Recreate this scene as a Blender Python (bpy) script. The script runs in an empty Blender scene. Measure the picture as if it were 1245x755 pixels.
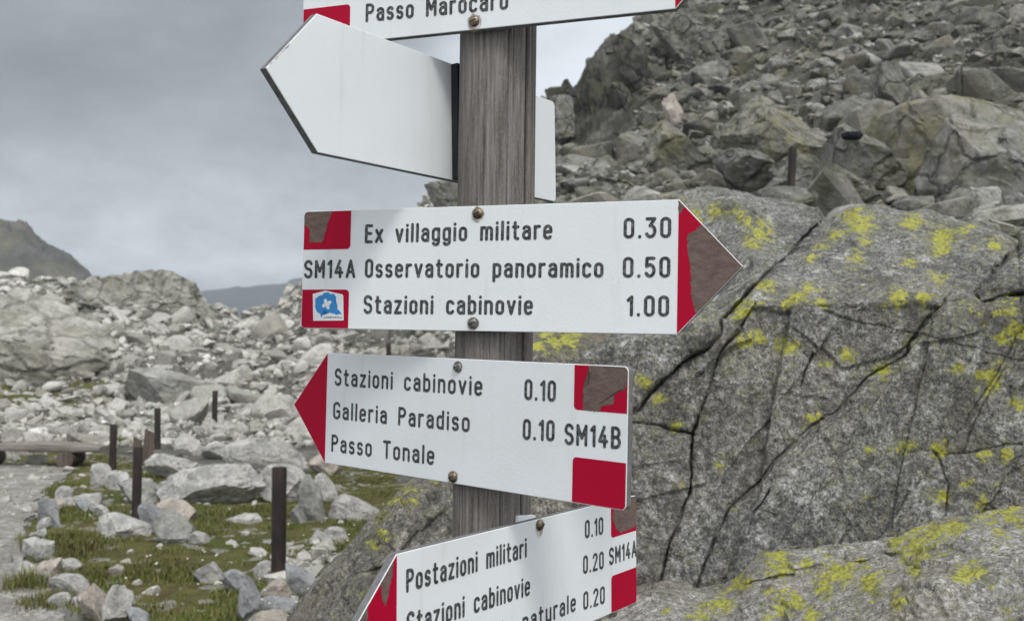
import bpy, bmesh, math, random
import numpy as np
from mathutils import Matrix, Vector

R = math.radians
S = bpy.context.scene
COL = S.collection
EYE = 1.55                      # camera height above the trodden ground
F, PITCH, CX, CY = 1120.4, R(2.4987), 622.5, 377.5

# ------------------------------------------------------------------ camera
cam_d = bpy.data.cameras.new("camera")
cam = bpy.data.objects.new("camera", cam_d)
COL.objects.link(cam)
cam.location = (0, 0, EYE)
cam.rotation_euler = (R(90) + PITCH, 0, 0)
cam_d.sensor_width = 36
cam_d.lens = 36 * F / 1245
cam_d.clip_start, cam_d.clip_end = 0.05, 6000
cam_d.dof.use_dof = True
cam_d.dof.focus_distance = 1.22
cam_d.dof.aperture_fstop = cam_d.lens / 3.3
S.camera = cam
S.render.resolution_x, S.render.resolution_y = 1024, 620

# ------------------------------------------------------------------ sky
SUN_EL, SUN_AZ = R(52), R(160)      # azimuth measured clockwise from +Y: behind the camera, a little to its right
world = bpy.data.worlds.new("World")
S.world = world
world.use_nodes = True
wt = world.node_tree
wt.nodes.clear()
def wn(t, **k):
    n = wt.nodes.new(t)
    for a, b in k.items(): setattr(n, a, b)
    return n
wo = wn('ShaderNodeOutputWorld'); sky = wn('ShaderNodeTexSky')
sky.sky_type = 'NISHITA'; sky.sun_disc = False
sky.sun_elevation = SUN_EL; sky.sun_rotation = SUN_AZ
bg_sky = wn('ShaderNodeBackground'); bg_sky.inputs[1].default_value = 0.08
wt.links.new(sky.outputs[0], bg_sky.inputs[0])
tc = wn('ShaderNodeTexCoord')
def wmath(op, a, b=None, c=None, clamp=False):
    n = wn('ShaderNodeMath', operation=op, use_clamp=clamp)
    for i, v in enumerate((a, b, c)):
        if v is None: continue
        if isinstance(v, (int, float)): n.inputs[i].default_value = v
        else: wt.links.new(v, n.inputs[i])
    return n.outputs[0]
sx = wn('ShaderNodeSeparateXYZ'); wt.links.new(tc.outputs['Generated'], sx.inputs[0])
X, Y, Z = sx.outputs
nz = wn('ShaderNodeTexNoise'); nz.inputs['Scale'].default_value = 2.6
nz.inputs['Detail'].default_value = 7; nz.inputs['Roughness'].default_value = 0.56
mp = wn('ShaderNodeMapping'); mp.inputs['Scale'].default_value = (1, 1, 2.2)
wt.links.new(tc.outputs['Generated'], mp.inputs[0]); wt.links.new(mp.outputs[0], nz.inputs['Vector'])
puff = wmath('SUBTRACT', nz.outputs[0], 0.5)
# cloud deck: thick and grey ahead on the left, thinning to the right, overhead and behind the camera
right = wn('ShaderNodeMapRange'); right.interpolation_type = 'SMOOTHERSTEP'
right.inputs[1].default_value, right.inputs[2].default_value = -0.16, 0.10
wt.links.new(wmath('ADD', X, wmath('MULTIPLY', puff, 0.25)), right.inputs[0])
back = wn('ShaderNodeMapRange'); back.interpolation_type = 'SMOOTHSTEP'
back.inputs[1].default_value, back.inputs[2].default_value = 0.84, 0.0
wt.links.new(Y, back.inputs[0])
low = wn('ShaderNodeMapRange'); low.interpolation_type = 'SMOOTHSTEP'
low.inputs[1].default_value, low.inputs[2].default_value = 0.32, 0.12
wt.links.new(Z, low.inputs[0])
sink = wn('ShaderNodeMapRange'); sink.interpolation_type = 'SMOOTHSTEP'
sink.inputs[1].default_value, sink.inputs[2].default_value = 0.098, 0.070
wt.links.new(wmath('ADD', Z, wmath('MULTIPLY', puff, 0.05)), sink.inputs[0])
val = wmath('ADD', 0.295, wmath('MULTIPLY', right.outputs[0], 0.40))
val = wmath('ADD', val, wmath('MULTIPLY', low.outputs[0], 0.10))
val = wmath('SUBTRACT', val, wmath('MULTIPLY', sink.outputs[0], 0.23))
val = wmath('ADD', val, wmath('MULTIPLY', puff, 0.62))
nz2 = wn('ShaderNodeTexNoise'); nz2.inputs['Scale'].default_value = 7; nz2.inputs['Detail'].default_value = 6; nz2.inputs['Roughness'].default_value = 0.6
mp2 = wn('ShaderNodeMapping'); mp2.inputs['Scale'].default_value = (1, 1, 1.8)
wt.links.new(tc.outputs['Generated'], mp2.inputs[0]); wt.links.new(mp2.outputs[0], nz2.inputs['Vector'])
mist = wn('ShaderNodeMapRange'); mist.interpolation_type = 'SMOOTHSTEP'
mist.inputs[1].default_value, mist.inputs[2].default_value = 0.26, 0.10
wt.links.new(Z, mist.inputs[0])
val = wmath('ADD', val, wmath('MULTIPLY', wmath('MULTIPLY', wmath('SUBTRACT', nz2.outputs[0], 0.46), mist.outputs[0]), 0.75))
val = wmath('ADD', val, wmath('MULTIPLY', back.outputs[0], 0.72))
tint = wn('ShaderNodeMixRGB'); tint.inputs[1].default_value = (0.93, 1.0, 1.07, 1); tint.inputs[2].default_value = (0.97, 1.0, 1.04, 1)
wt.links.new(back.outputs[0], tint.inputs[0])
mul = wn('ShaderNodeMixRGB', blend_type='MULTIPLY'); mul.inputs[0].default_value = 1
wt.links.new(tint.outputs[0], mul.inputs[1]); wt.links.new(val, mul.inputs[2])
bg_cl = wn('ShaderNodeBackground'); wt.links.new(mul.outputs[0], bg_cl.inputs[0])
mixs = wn('ShaderNodeMixShader'); mixs.inputs[0].default_value = 0.94
wt.links.new(bg_sky.outputs[0], mixs.inputs[1]); wt.links.new(bg_cl.outputs[0], mixs.inputs[2])
wt.links.new(mixs.outputs[0], wo.inputs[0])

sun_d = bpy.data.lights.new("sun", 'SUN'); sun_d.energy = 1.5; sun_d.angle = R(14); sun_d.color = (1, .96, .90)
sun = bpy.data.objects.new("sun", sun_d); COL.objects.link(sun)
sun.rotation_euler = (R(90) - SUN_EL, 0, -SUN_AZ + math.pi)
sun.location = (-20, -40, 60)

S.view_settings.view_transform = 'Standard'
S.view_settings.look = 'None'
S.view_settings.gamma = 1
S.view_settings.use_curve_mapping = False
S.view_settings.exposure = 0.24
S.render.engine = 'CYCLES'
S.cycles.max_bounces = 5; S.cycles.diffuse_bounces = 3; S.cycles.glossy_bounces = 2
S.cycles.volume_bounces = 1
S.cycles.use_denoising = True; S.cycles.denoising_prefilter = 'NONE'

# ------------------------------------------------------------------ helpers
def ray(px, py):
    """direction through a photograph pixel, scaled so that its forward (Y) part is 1"""
    x = (np.asarray(px, float) - CX) / F; zc = -(np.asarray(py, float) - CY) / F
    y = math.cos(PITCH) - zc * math.sin(PITCH); z = math.sin(PITCH) + zc * math.cos(PITCH)
    return x / y, z / y
def at(px, py, d):
    a, e = ray(px, py)
    return np.array([a * d, d, EYE + e * d])
def on_ground(px, py, z=0.0):
    a, e = ray(px, py); d = (z - EYE) / e
    return float(a * d), float(d)

def put(name, me, mat=None, parent=None, loc=None):
    o = bpy.data.objects.new(name, me)
    COL.objects.link(o)
    if mat is not None and len(me.materials) == 0: me.materials.append(mat)
    if parent is not None: o.parent = parent
    if loc is not None: o.location = loc
    return o
def tag(o, label=None, cat=None, group=None, kind=None):
    if label: o['label'] = label
    if cat: o['category'] = cat
    if group: o['group'] = group
    if kind: o['kind'] = kind
    return o
def empty(name, loc=(0, 0, 0), rot=(0, 0, 0)):
    o = bpy.data.objects.new(name, None); o.empty_display_size = 0.1
    COL.objects.link(o); o.location = loc; o.rotation_euler = rot
    return o
def mesh_np(name, v, f, smooth=True, angle=None):
    """v (N,3), f (M,k) int arrays"""
    me = bpy.data.meshes.new(name)
    v = np.ascontiguousarray(v, dtype=np.float32); f = np.ascontiguousarray(f, dtype=np.int32)
    k = f.shape[1]
    me.vertices.add(len(v)); me.vertices.foreach_set('co', v.ravel())
    me.loops.add(f.size); me.loops.foreach_set('vertex_index', f.ravel())
    me.polygons.add(len(f)); me.polygons.foreach_set('loop_start', np.arange(0, f.size, k, dtype=np.int32))
    me.update(calc_edges=True)
    me.validate()
    me.polygons.foreach_set('use_smooth', np.full(len(me.polygons), bool(smooth)))
    if angle is not None: me.set_sharp_from_angle(angle=angle)
    return me
def set_attr(me, name, vals):
    a = me.attributes.new(name, 'FLOAT', 'POINT'); a.data.foreach_set('value', np.asarray(vals, np.float32))
def grid_faces(nr, nc):
    i = np.arange(nr * nc).reshape(nr, nc)
    return np.stack([i[:-1, :-1], i[:-1, 1:], i[1:, 1:], i[1:, :-1]], -1).reshape(-1, 4)
def bm_mesh(name, bm, smooth=False, angle=None):
    bmesh.ops.recalc_face_normals(bm, faces=bm.faces)
    me = bpy.data.meshes.new(name); bm.to_mesh(me); bm.free()
    if smooth:
        me.shade_smooth()
        if angle: me.set_sharp_from_angle(angle=angle)
    return me

# --- noise
_rng = np.random.default_rng(11)
_perm = _rng.permutation(256); _perm = np.concatenate([_perm, _perm, _perm])
_g = _rng.normal(size=(256, 3)); _g /= np.linalg.norm(_g, axis=1)[:, None]
def perlin(p):
    p = np.asarray(p, float); i = np.floor(p).astype(int); fr = p - i; i &= 255
    u = fr * fr * fr * (fr * (fr * 6 - 15) + 10)
    out = 0
    for dx in (0, 1):
        wx = u[:, 0] if dx else 1 - u[:, 0]
        for dy in (0, 1):
            wy = u[:, 1] if dy else 1 - u[:, 1]
            for dz in (0, 1):
                wz = u[:, 2] if dz else 1 - u[:, 2]
                h = _perm[_perm[_perm[(i[:, 0] + dx) & 255] + ((i[:, 1] + dy) & 255)] + ((i[:, 2] + dz) & 255)]
                g = _g[h]
                out = out + wx * wy * wz * (g[:, 0] * (fr[:, 0] - dx) + g[:, 1] * (fr[:, 1] - dy) + g[:, 2] * (fr[:, 2] - dz))
    return out
def fbm(p, octv=5, gain=0.5, lac=2.03, ridge=False):
    a, s, t = 1.0, 0.0, 0.0
    p = np.asarray(p, float)
    for k in range(octv):
        n = perlin(p * lac ** k + 17.3 * k)
        if ridge: n = 0.5 - np.abs(n) * 1.4
        s = s + a * n; t += a; a *= gain
    return s / t * 1.6
def facets(p, seed=0, tilt=1.0):
    """blocky noise: every cell of a cellular pattern is a plane of its own"""
    p = np.asarray(p, float) + seed * 7.77
    i = np.floor(p).astype(int)
    best = np.full(len(p), 1e9); val = np.zeros(len(p)); second = np.full(len(p), 1e9)
    for dx in (-1, 0, 1):
        for dy in (-1, 0, 1):
            for dz in (-1, 0, 1):
                c = i + (dx, dy, dz)
                h = _perm[_perm[_perm[c[:, 0] & 255] + (c[:, 1] & 255)] + (c[:, 2] & 255)]
                ctr = c + 0.5 + 0.42 * _g[h]
                df = p - ctr; d2 = (df ** 2).sum(1)
                g2 = _g[(h * 7 + 31) & 255]
                v = tilt * (df * g2).sum(1) + 0.35 * _g[(h * 13 + 5) & 255][:, 0]
                m = d2 < best
                second = np.where(m, best, np.minimum(second, d2))
                best = np.where(m, d2, best); val = np.where(m, v, val)
    return val, np.sqrt(second) - np.sqrt(best)
def sstep(x, a, b):
    t = np.clip((x - a) / (b - a), 0, 1); return t * t * (3 - 2 * t)
def poly_dist(px, py, pts):
    d = np.full(np.shape(px), 1e9)
    for (x0, y0), (x1, y1) in zip(pts[:-1], pts[1:]):
        vx, vy = x1 - x0, y1 - y0; L2 = vx * vx + vy * vy + 1e-9
        t = np.clip(((px - x0) * vx + (py - y0) * vy) / L2, 0, 1)
        d = np.minimum(d, np.hypot(px - x0 - t * vx, py - y0 - t * vy))
    return d

# --- materials
class M:
    def __init__(s, name, rough=0.9, spec=0.3):
        s.m = bpy.data.materials.new(name); s.m.use_nodes = True
        s.t = s.m.node_tree; s.b = s.t.nodes['Principled BSDF']
        s.b.inputs['Roughness'].default_value = rough
        s.b.inputs['Specular IOR Level'].default_value = spec
        s._c = None
    def n(s, t, **k):
        x = s.t.nodes.new(t)
        for a, b in k.items(): setattr(x, a, b)
        return x
    def lk(s, v, sock):
        if hasattr(v, 'is_linked') or isinstance(v, bpy.types.NodeSocket): s.t.links.new(v, sock)
        elif isinstance(v, (tuple, list)) and len(v) == 3 and len(sock.default_value) == 4: sock.default_value = (*v, 1)
        else: sock.default_value = v
    def co(s):
        if s._c is None: s._c = s.n('ShaderNodeTexCoord').outputs['Object']
        return s._c
    def map(s, scale, vec=None, rot=(0, 0, 0)):
        q = s.n('ShaderNodeMapping'); q.inputs['Scale'].default_value = scale; q.inputs['Rotation'].default_value = rot
        s.lk(vec or s.co(), q.inputs[0]); return q.outputs[0]
    def noise(s, scale, detail=4, rough=0.55, vec=None, dist=0.0):
        q = s.n('ShaderNodeTexNoise'); q.inputs['Scale'].default_value = scale
        q.inputs['Detail'].default_value = detail; q.inputs['Roughness'].default_value = rough; q.inputs['Distortion'].default_value = dist
        s.lk(vec or s.co(), q.inputs['Vector']); return q.outputs[0]
    def voro(s, scale, feature='F1', vec=None, out=0, rnd=1.0):
        q = s.n('ShaderNodeTexVoronoi', feature=feature); q.inputs['Scale'].default_value = scale; q.inputs['Randomness'].default_value = rnd
        s.lk(vec or s.co(), q.inputs['Vector']); return q.outputs[out]
    def ramp(s, v, stops, interp='LINEAR'):
        q = s.n('ShaderNodeValToRGB'); q.color_ramp.interpolation = interp
        e = q.color_ramp.elements
        while len(e) < len(stops): e.new(0.5)
        for el, (p, c) in zip(e, stops):
            el.position = p; el.color = (*c, 1) if isinstance(c, (tuple, list)) else (c, c, c, 1)
        s.lk(v, q.inputs[0]); return q.outputs[0]
    def rng(s, v, a, b, c=0.0, d=1.0, smooth=True):
        q = s.n('ShaderNodeMapRange')
        if smooth: q.interpolation_type = 'SMOOTHSTEP'
        for i, z in enumerate((a, b, c, d)): q.inputs[1 + i].default_value = z
        s.lk(v, q.inputs[0]); return q.outputs[0]
    def mix(s, fac, a, b, mode='MIX'):
        q = s.n('ShaderNodeMixRGB', blend_type=mode)
        s.lk(fac, q.inputs[0]); s.lk(a, q.inputs[1]); s.lk(b, q.inputs[2]); return q.outputs[0]
    def math(s, op, a, b=0.0, clamp=False):
        q = s.n('ShaderNodeMath', operation=op, use_clamp=clamp); s.lk(a, q.inputs[0]); s.lk(b, q.inputs[1]); return q.outputs[0]
    def attr(s, name):
        q = s.n('ShaderNodeAttribute', attribute_name=name); return q.outputs['Fac']
    def island(s): return s.n('ShaderNodeNewGeometry').outputs['Random Per Island']
    def objrand(s): return s.n('ShaderNodeObjectInfo').outputs['Random']
    def nrm_z(s):
        q = s.n('ShaderNodeSeparateXYZ'); s.lk(s.n('ShaderNodeNewGeometry').outputs['Normal'], q.inputs[0]); return q.outputs[2]
    def bump(s, h, strength, dist):
        q = s.n('ShaderNodeBump'); q.inputs['Strength'].default_value = strength; q.inputs['Distance'].default_value = dist
        s.lk(h, q.inputs['Height'])
        prev = s.b.inputs['Normal']
        if prev.is_linked: s.t.links.new(prev.links[0].from_socket, q.inputs['Normal'])
        s.t.links.new(q.outputs[0], prev)
    def color(s, c): s.lk(c, s.b.inputs['Base Color']); return s
def flat(name, c, rough=0.6, spec=0.4, metal=0.0, var=0.15, scale=40):
    m = M(name, rough, spec); m.b.inputs['Metallic'].default_value = metal
    n = m.noise(scale, 5, 0.6)
    lo = tuple(x * (1 - var) for x in c); hi = tuple(min(1, x * (1 + var)) for x in c)
    m.color(m.ramp(n, [(0.3, lo), (0.7, hi)]))
    return m

def granite(name, light, dark, grain, blotch=7.0, lichen=(0.385, 0.385, 0.075), use_lichen=True, bump=1.0, warm=0.25, stain=0.55):
    """speckled granite: grain, weathered blotches, rust-brown stains, black crust and crustose lichen"""
    m = M(name, 0.93, 0.2)
    g1 = m.noise(grain * .62, 4, 0.75); g2 = m.noise(grain * 1.5, 3, 0.7); g3 = m.noise(grain * 0.45, 4, 0.7)
    sp = m.ramp(g1, [(0.36, dark), (0.50, tuple(a * .45 + b * .55 for a, b in zip(light, dark))), (0.63, light)])
    sp = m.mix(m.rng(g2, 0.54, 0.63, 0.0, 0.8), sp, (0.045, 0.045, 0.043))
    sp = m.mix(m.rng(g2, 0.44, 0.37, 0.0, 0.75), sp, tuple(min(0.62, x * 1.35) for x in light))
    sp = m.mix(m.rng(g3, 0.42, 0.60, 0.45, 0.0), sp, tuple(x * 0.8 for x in dark))
    b1 = m.noise(blotch, 8, 0.68); b2 = m.noise(blotch * 0.28, 5, 0.6); b3 = m.noise(blotch * 3.7, 5, 0.7)
    c = m.mix(m.rng(b1, 0.38, 0.60, stain, 0.0), sp, tuple(x * 0.5 for x in dark))
    c = m.mix(m.rng(b2, 0.46, 0.72, 0.0, warm), c, (0.20, 0.155, 0.10))
    c = m.mix(m.rng(b3, 0.55, 0.66, 0.0, 0.65), c, (0.05, 0.05, 0.046))
    pale = m.rng(m.noise(blotch * 1.6, 6, 0.7, dist=0.4), 0.56, 0.68, 0.0, 0.62)
    pale = m.math('MULTIPLY', pale, m.rng(g1, 0.40, 0.58, 0.25, 1.0))
    c = m.mix(pale, c, tuple(min(0.62, x * 1.55) for x in light))
    if use_lichen:
        la = m.attr('lichen')
        ln = m.math('ADD', m.math('MULTIPLY', m.noise(blotch * 4.0, 7, 0.75), 1.5), m.math('MULTIPLY', m.noise(grain * 0.5, 4, 0.75), 1.5))
        lv = m.math('ADD', la, m.math('SUBTRACT', ln, 1.50))
        lm = m.rng(lv, 0.38, 0.46)
        lcol = m.mix(m.rng(m.noise(grain * 0.8, 3, 0.6), 0.35, 0.62), tuple(x * 0.55 for x in lichen), lichen)
        faint = m.rng(lv, 0.02, 0.40, 0.0, 0.42)
        c = m.mix(faint, c, (0.19, 0.19, 0.085))
        c = m.mix(m.math('MULTIPLY', lm, 0.93), c, lcol)
    m.color(c)
    m.bump(b1, 0.55 * bump, 0.05 * 7 / blotch)
    m.bump(m.noise(blotch * 5, 6, 0.7), 0.5 * bump, 0.012 * 7 / blotch)
    m.bump(g1, 0.55 * bump, 0.006 * 100 / grain)
    return m

def rubble_mat(name, pale, mid, dark, scale=2.2, green=0.0, island=True, bump=1.0, joints=0.0, gcol=(0.115, 0.12, 0.045), dirt=0.8):
    m = M(name, 0.95, 0.15)
    r = m.island() if island else m.objrand()
    n1 = m.noise(scale, 7, 0.68); n2 = m.noise(scale * 6, 6, 0.7); n3 = m.noise(scale * 0.5, 3, 0.5)
    c = m.mix(r, mid, pale)
    c = m.mix(m.rng(n1, 0.35, 0.62, dirt, 0.0), c, dark)
    c = m.mix(m.rng(n2, 0.50, 0.66, 0.0, 0.55), c, tuple(x * 0.6 for x in dark))
    c = m.mix(m.rng(m.noise(scale * 9, 4, 0.7), 0.56, 0.68, 0.0, 0.5), c, tuple(min(.7, x * 1.15) for x in pale))
    c = m.mix(m.rng(n3, 0.48, 0.66, 0.0, 0.35), c, (0.20, 0.165, 0.115))
    jv = m.n('ShaderNodeVectorMath', operation='ADD')
    jm = m.n('ShaderNodeVectorMath', operation='SCALE'); jm.inputs['Scale'].default_value = .5
    jn = m.n('ShaderNodeTexNoise'); jn.inputs['Scale'].default_value = scale * 1.2; jn.inputs['Detail'].default_value = 4
    m.lk(m.co(), jn.inputs['Vector']); m.lk(jn.outputs[1], jm.inputs[0]); m.lk(m.co(), jv.inputs[0]); m.lk(jm.outputs[0], jv.inputs[1])
    joint = m.voro(scale * .75, 'DISTANCE_TO_EDGE', vec=jv.outputs[0])
    if joints: c = m.mix(m.rng(joint, 0.0, 0.035, joints, 0.0), c, tuple(x * .35 for x in dark))
    if green > 0:
        c = m.mix(m.rng(m.noise(scale * 1.3, 5, 0.65), 0.45, 0.60, 0.0, green), c, gcol)
    m.color(c)
    if joints: m.bump(m.rng(joint, 0, .09), .9, .10 / scale)
    m.bump(n1, 0.7 * bump, 0.12 / scale * 2); m.bump(n2, 0.7 * bump, 0.03 / scale * 2)
    return m
#@@MATS
# signs
white = M('white_board', 0.42, 0.4)
wcol = white.mix(white.rng(white.noise(9, 5, .6), .42, .75, 0, .22), (0.715, 0.745, 0.76), (0.58, 0.59, 0.58))
wcol = white.mix(white.rng(white.noise(45, 5, .7, vec=white.map((1, 1, .08))), .56, .72, 0, .20), wcol, (0.50, 0.50, 0.47))
wcol = white.mix(white.rng(white.noise(130, 5, .8), .66, .74, 0, .35), wcol, (0.40, 0.39, 0.36))
white.color(wcol)
white.bump(white.noise(260, 3, 0.6), 0.22, 0.0012); white.bump(white.noise(60, 3, 0.5), 0.06, 0.002)
core = flat('board_core', (0.15, 0.15, 0.15), 0.7, 0.3, var=0.3, scale=120)
core_worn = flat('board_core_worn', (0.30, 0.29, 0.28), 0.75, 0.3, var=0.3, scale=120)
red = M('red_film', 0.6, 0.12)
red.color(red.mix(red.rng(red.noise(25, 6, .65), .55, .75, 0, .35), (0.375, 0.0015, 0.026), (0.29, 0.004, 0.022)))
red.bump(red.noise(300, 2, .5), .12, .001)
bare = M('bare_board', 0.85, 0.2)
bare.color(bare.mix(bare.rng(bare.noise(60, 7, .78, vec=bare.map((1, 1, 2.2), rot=(0, .5, 0))), .30, .72), (0.105, 0.070, 0.058), (0.185, 0.140, 0.122)))
bare.bump(bare.noise(300, 4, .7), .6, .0015)
ink = M('groove_paint', 0.65, 0.3)
ink.color(ink.mix(ink.rng(ink.noise(230, 4, .7), .40, .70), (0.024, 0.026, 0.028), (0.15, 0.153, 0.155)))
screw_m = M('tarnished_metal', 0.42, 0.5); screw_m.b.inputs['Metallic'].default_value = 0.75
screw_m.color(screw_m.mix(screw_m.rng(screw_m.noise(120, 4, .7), .4, .65), (0.09, 0.062, 0.038), (0.25, 0.21, 0.15)))
screw_m.bump(screw_m.noise(350, 3, .6), .4, .0015)
screw_g = M('grey_metal', 0.40, 0.5); screw_g.b.inputs['Metallic'].default_value = 0.8
screw_g.color(screw_g.mix(screw_g.rng(screw_g.noise(150, 4, .7), .4, .65), (0.10, 0.095, 0.085), (0.36, 0.35, 0.33)))
screw_g.bump(screw_g.noise(350, 3, .6), .4, .0015)
rust = M('rust_stain', .8, .2)
rust.color((0.30, 0.17, 0.085))
rt = rust.n('ShaderNodeBsdfTransparent'); rm = rust.n('ShaderNodeMixShader'); rust.lk(rust.rng(rust.noise(170, 5, .7), .36, .66, 0.05, .55), rm.inputs[0])
rust.t.links.new(rt.outputs[0], rm.inputs[1]); rust.t.links.new(rust.b.outputs[0], rm.inputs[2])
rust.t.links.new(rm.outputs[0], rust.t.nodes['Material Output'].inputs['Surface'])
sticker_w = flat('sticker_white', (0.72, 0.74, 0.76), 0.3, 0.5, var=.03)
sticker_b = flat('sticker_blue', (0.012, 0.22, 0.55), 0.3, 0.5, var=.08)
dark_slot = flat('dark_batten', (0.018, 0.020, 0.026), 0.6, 0.3, var=.3)
wood = M('weathered_wood', 0.9, 0.15)
gv = wood.map((1, 1, 0.03)); gv2 = wood.map((1, 1, 0.06))
fib = wood.noise(330, 6, .75, vec=gv); fib2 = wood.noise(120, 6, .7, vec=gv2); big = wood.noise(16, 4, .6, vec=wood.map((1, 1, 0.3)))
fine = wood.noise(520, 3, .7, vec=wood.map((1, 1, 0.35)))
wc = wood.ramp(fib, [(0.30, (0.104, 0.094, 0.086)), (0.50, (0.215, 0.197, 0.183)), (0.70, (0.33, 0.306, 0.286))])
wc = wood.mix(wood.rng(fib2, .36, .58, .62, 0), wc, (0.086, 0.072, 0.062))
wc = wood.mix(wood.rng(fine, .50, .66, 0, .40), wc, (0.30, 0.29, 0.28))
wc = wood.mix(wood.rng(big, .50, .70, 0, .25), wc, (0.150, 0.115, 0.097))
wc = wood.mix(wood.attr('crack'), wc, (0.022, 0.018, 0.016))
wood.color(wc); wood.bump(fib, .8, .0025); wood.bump(fib2, .7, .004); wood.bump(fine, .4, .001)
log_m = M('grey_plank', 0.9, 0.15)
lf = log_m.noise(30, 6, .7, vec=log_m.map((0.06, 1, 1)))
log_m.color(log_m.ramp(lf, [(0.3, (0.10, 0.085, 0.07)), (0.7, (0.30, 0.275, 0.25))])); log_m.bump(lf, .6, .01)
stake_m = M('brown_stake', 0.9, 0.15)
sf = stake_m.noise(40, 6, .7, vec=stake_m.map((1, 1, 0.06)))
stake_m.color(stake_m.ramp(sf, [(0.3, (0.045, 0.037, 0.031)), (0.7, (0.165, 0.135, 0.112))])); stake_m.bump(sf, .6, .01)
iron = M('rusted_iron', 0.75, 0.4); iron.b.inputs['Metallic'].default_value = 0.35
iron.color(iron.mix(iron.rng(iron.noise(14, 6, .7, vec=iron.map((1, 1, .35))), .38, .66), (0.026, 0.023, 0.023), (0.060, 0.042, 0.036)))
iron.bump(iron.noise(90, 4, .6), .4, .004)

# ------------------------------------------------------------------ terrain
DC = np.array([0, 3, 7, 13, 20, 30, 36, 48, 66, 90, 140, 420.])
def zof(py, d): return EYE + ray(CX, py)[1] * d
def colz(py):       # py at d = 7,13,20,30,36,48,66 then heights below/above the last for 90,140,420
    z = [0, 0] + [zof(p, d) for p, d in zip(py[:7], DC[2:9])]
    return z + [z[-1] + py[7], z[-1] + py[8], z[-1] + py[9]]
G7, G13 = 674, 560
TERR = [
 (-60,  None),
 (-500, (G7, G13, 505, 450, 425, 375, 320, -2, -10, -60)),
 (0,    (G7, G13, 508, 455, 432, 390, 341, -3, -12, -60)),
 (60,   (G7, G13, 510, 458, 434, 392, 341, -3, -12, -60)),
 (150,  (G7, G13, 514, 462, 436, 390, 338, -3, -12, -60)),
 (200,  (G7, G13, 514, 462, 438, 398, 343, -3, -12, -60)),
 (245,  (G7, G13, 514, 462, 440, 412, 368, -3, -12, -60)),
 (290,  (G7, G13, 512, 460, 440, 420, 386, -3, -12, -60)),
 (335,  (G7, G13, 510, 458, 435, 412, 374, -3, -12, -60)),
 (365,  (G7, G13, 508, 450, 420, 390, 346, -3, -12, -60)),
 (450,  (G7, G13, 500, 430, 395, 345, 286, -3, -12, -60)),
 (530,  (G7, 555, 480, 400, 360, 300, 238, -3, -12, -60)),
 (600,  (650, 520, 430, 330, 285, 235, 190, -3, -12, -60)),
 (650,  (520, 350, 280, 220, 190, 158, 140, -3, -12, -60)),
 (678,  (380, 252, 215, 180, 160, 128, 124, -3, -12, -60)),
 (692,  (330, 245, 210, 195, 135, 118, 118, -3, -12, -60)),
 (704,  (310, 240, 208, 195, 120, 108, 112, -3, -12, -60)),
 (716,  (305, 238, 205, 192, 95, 84, 98, -3, -12, -60)),
 (738,  (300, 236, 203, 188, 72, 62, 76, -3, -12, -60)),
 (765,  (298, 234, 200, 176, 52, 40, 44, -3, -12, -60)),
 (800,  (296, 230, 195, 144, 66, 20, 8, -2, -10, -60)),
 (850,  (292, 226, 188, 112, 70, 0, -60, 6, 10, -40)),
 (950,  (292, 232, 180, 92, 52, -20, -110, 12, 25, -20)),
 (1100, (290, 246, 155, 58, 22, -50, -150, 14, 30, -20)),
 (1245, (288, 246, 140, 28, -8, -80, -180, 14, 30, -20)),
 (1900, (270, 180, 90, 0, -40, -120, -220, 14, 30, -20)),
]
T_az = []; T_z = []
for px, row in TERR[1:]:
    T_az.append(math.atan((px - CX) / F)); T_z.append(colz(row))
flatrow = [0] * 9 + [-2, -8, -50]
T_az = [-math.pi, -1.9, -1.2] + T_az + [1.5, 2.2, math.pi]
T_z = [flatrow, flatrow, T_z[0]] + T_z + [T_z[-1], flatrow, flatrow]
T_az = np.array(T_az); T_z = np.array(T_z, float)
def terrain_base(x, y):
    az = np.arctan2(x, y); d = np.hypot(x, y) * np.maximum(np.cos(az), 0.45) if False else np.hypot(x, y)
    dd = np.where(np.abs(az) < 1.0, d * np.cos(np.clip(az, -1, 1)), d * 0.5403)
    zs = np.stack([np.interp(az, T_az, T_z[:, i]) for i in range(len(DC))], 0)
    j = np.clip(np.searchsorted(DC, dd, side='right') - 1, 0, len(DC) - 2)
    t = np.clip((dd - DC[j]) / (DC[j + 1] - DC[j]), 0, 1)
    n = np.arange(len(az))
    return zs[j, n] * (1 - t) + zs[j + 1, n] * t, dd, az
def terrain(x, y, detail=True):
    x = np.atleast_1d(np.asarray(x, float)); y = np.atleast_1d(np.asarray(y, float))
    z, d, az = terrain_base(x, y)
    p = np.stack([x, y, z * 0.5], 1)
    far = sstep(d, 12, 26)
    hill = sstep(az, 0.0, 0.06) * sstep(d, 6, 10)
    rough = np.maximum(far, hill)
    z = z + 0.022 * fbm(p * 0.7, 4) * (1 - rough) * sstep(d, 2.5, 5)
    z = z + rough * (0.55 * fbm(p * 0.16, 4) * sstep(d, 10, 40) + 0.22 * fbm(p * 0.6 + 5, 4))
    if detail:
        f1, e1 = facets(p * 0.42, 1)
        f3, e3 = facets(p * 1.15, 2)
        z = z + rough * (0.34 * f1 * sstep(d, 8, 22) + .20 * f3 * sstep(d, 7, 14))
        cl = sstep(az, 0.05, 0.07) * (1 - sstep(az, 0.12, 0.17)) * sstep(d, 28, 31) * (1 - sstep(d, 40, 50))
        f2, e2 = facets(p * (0.35, 0.5, 0.25), 3)
        z = z + cl * .5 * f2
    return z

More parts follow.
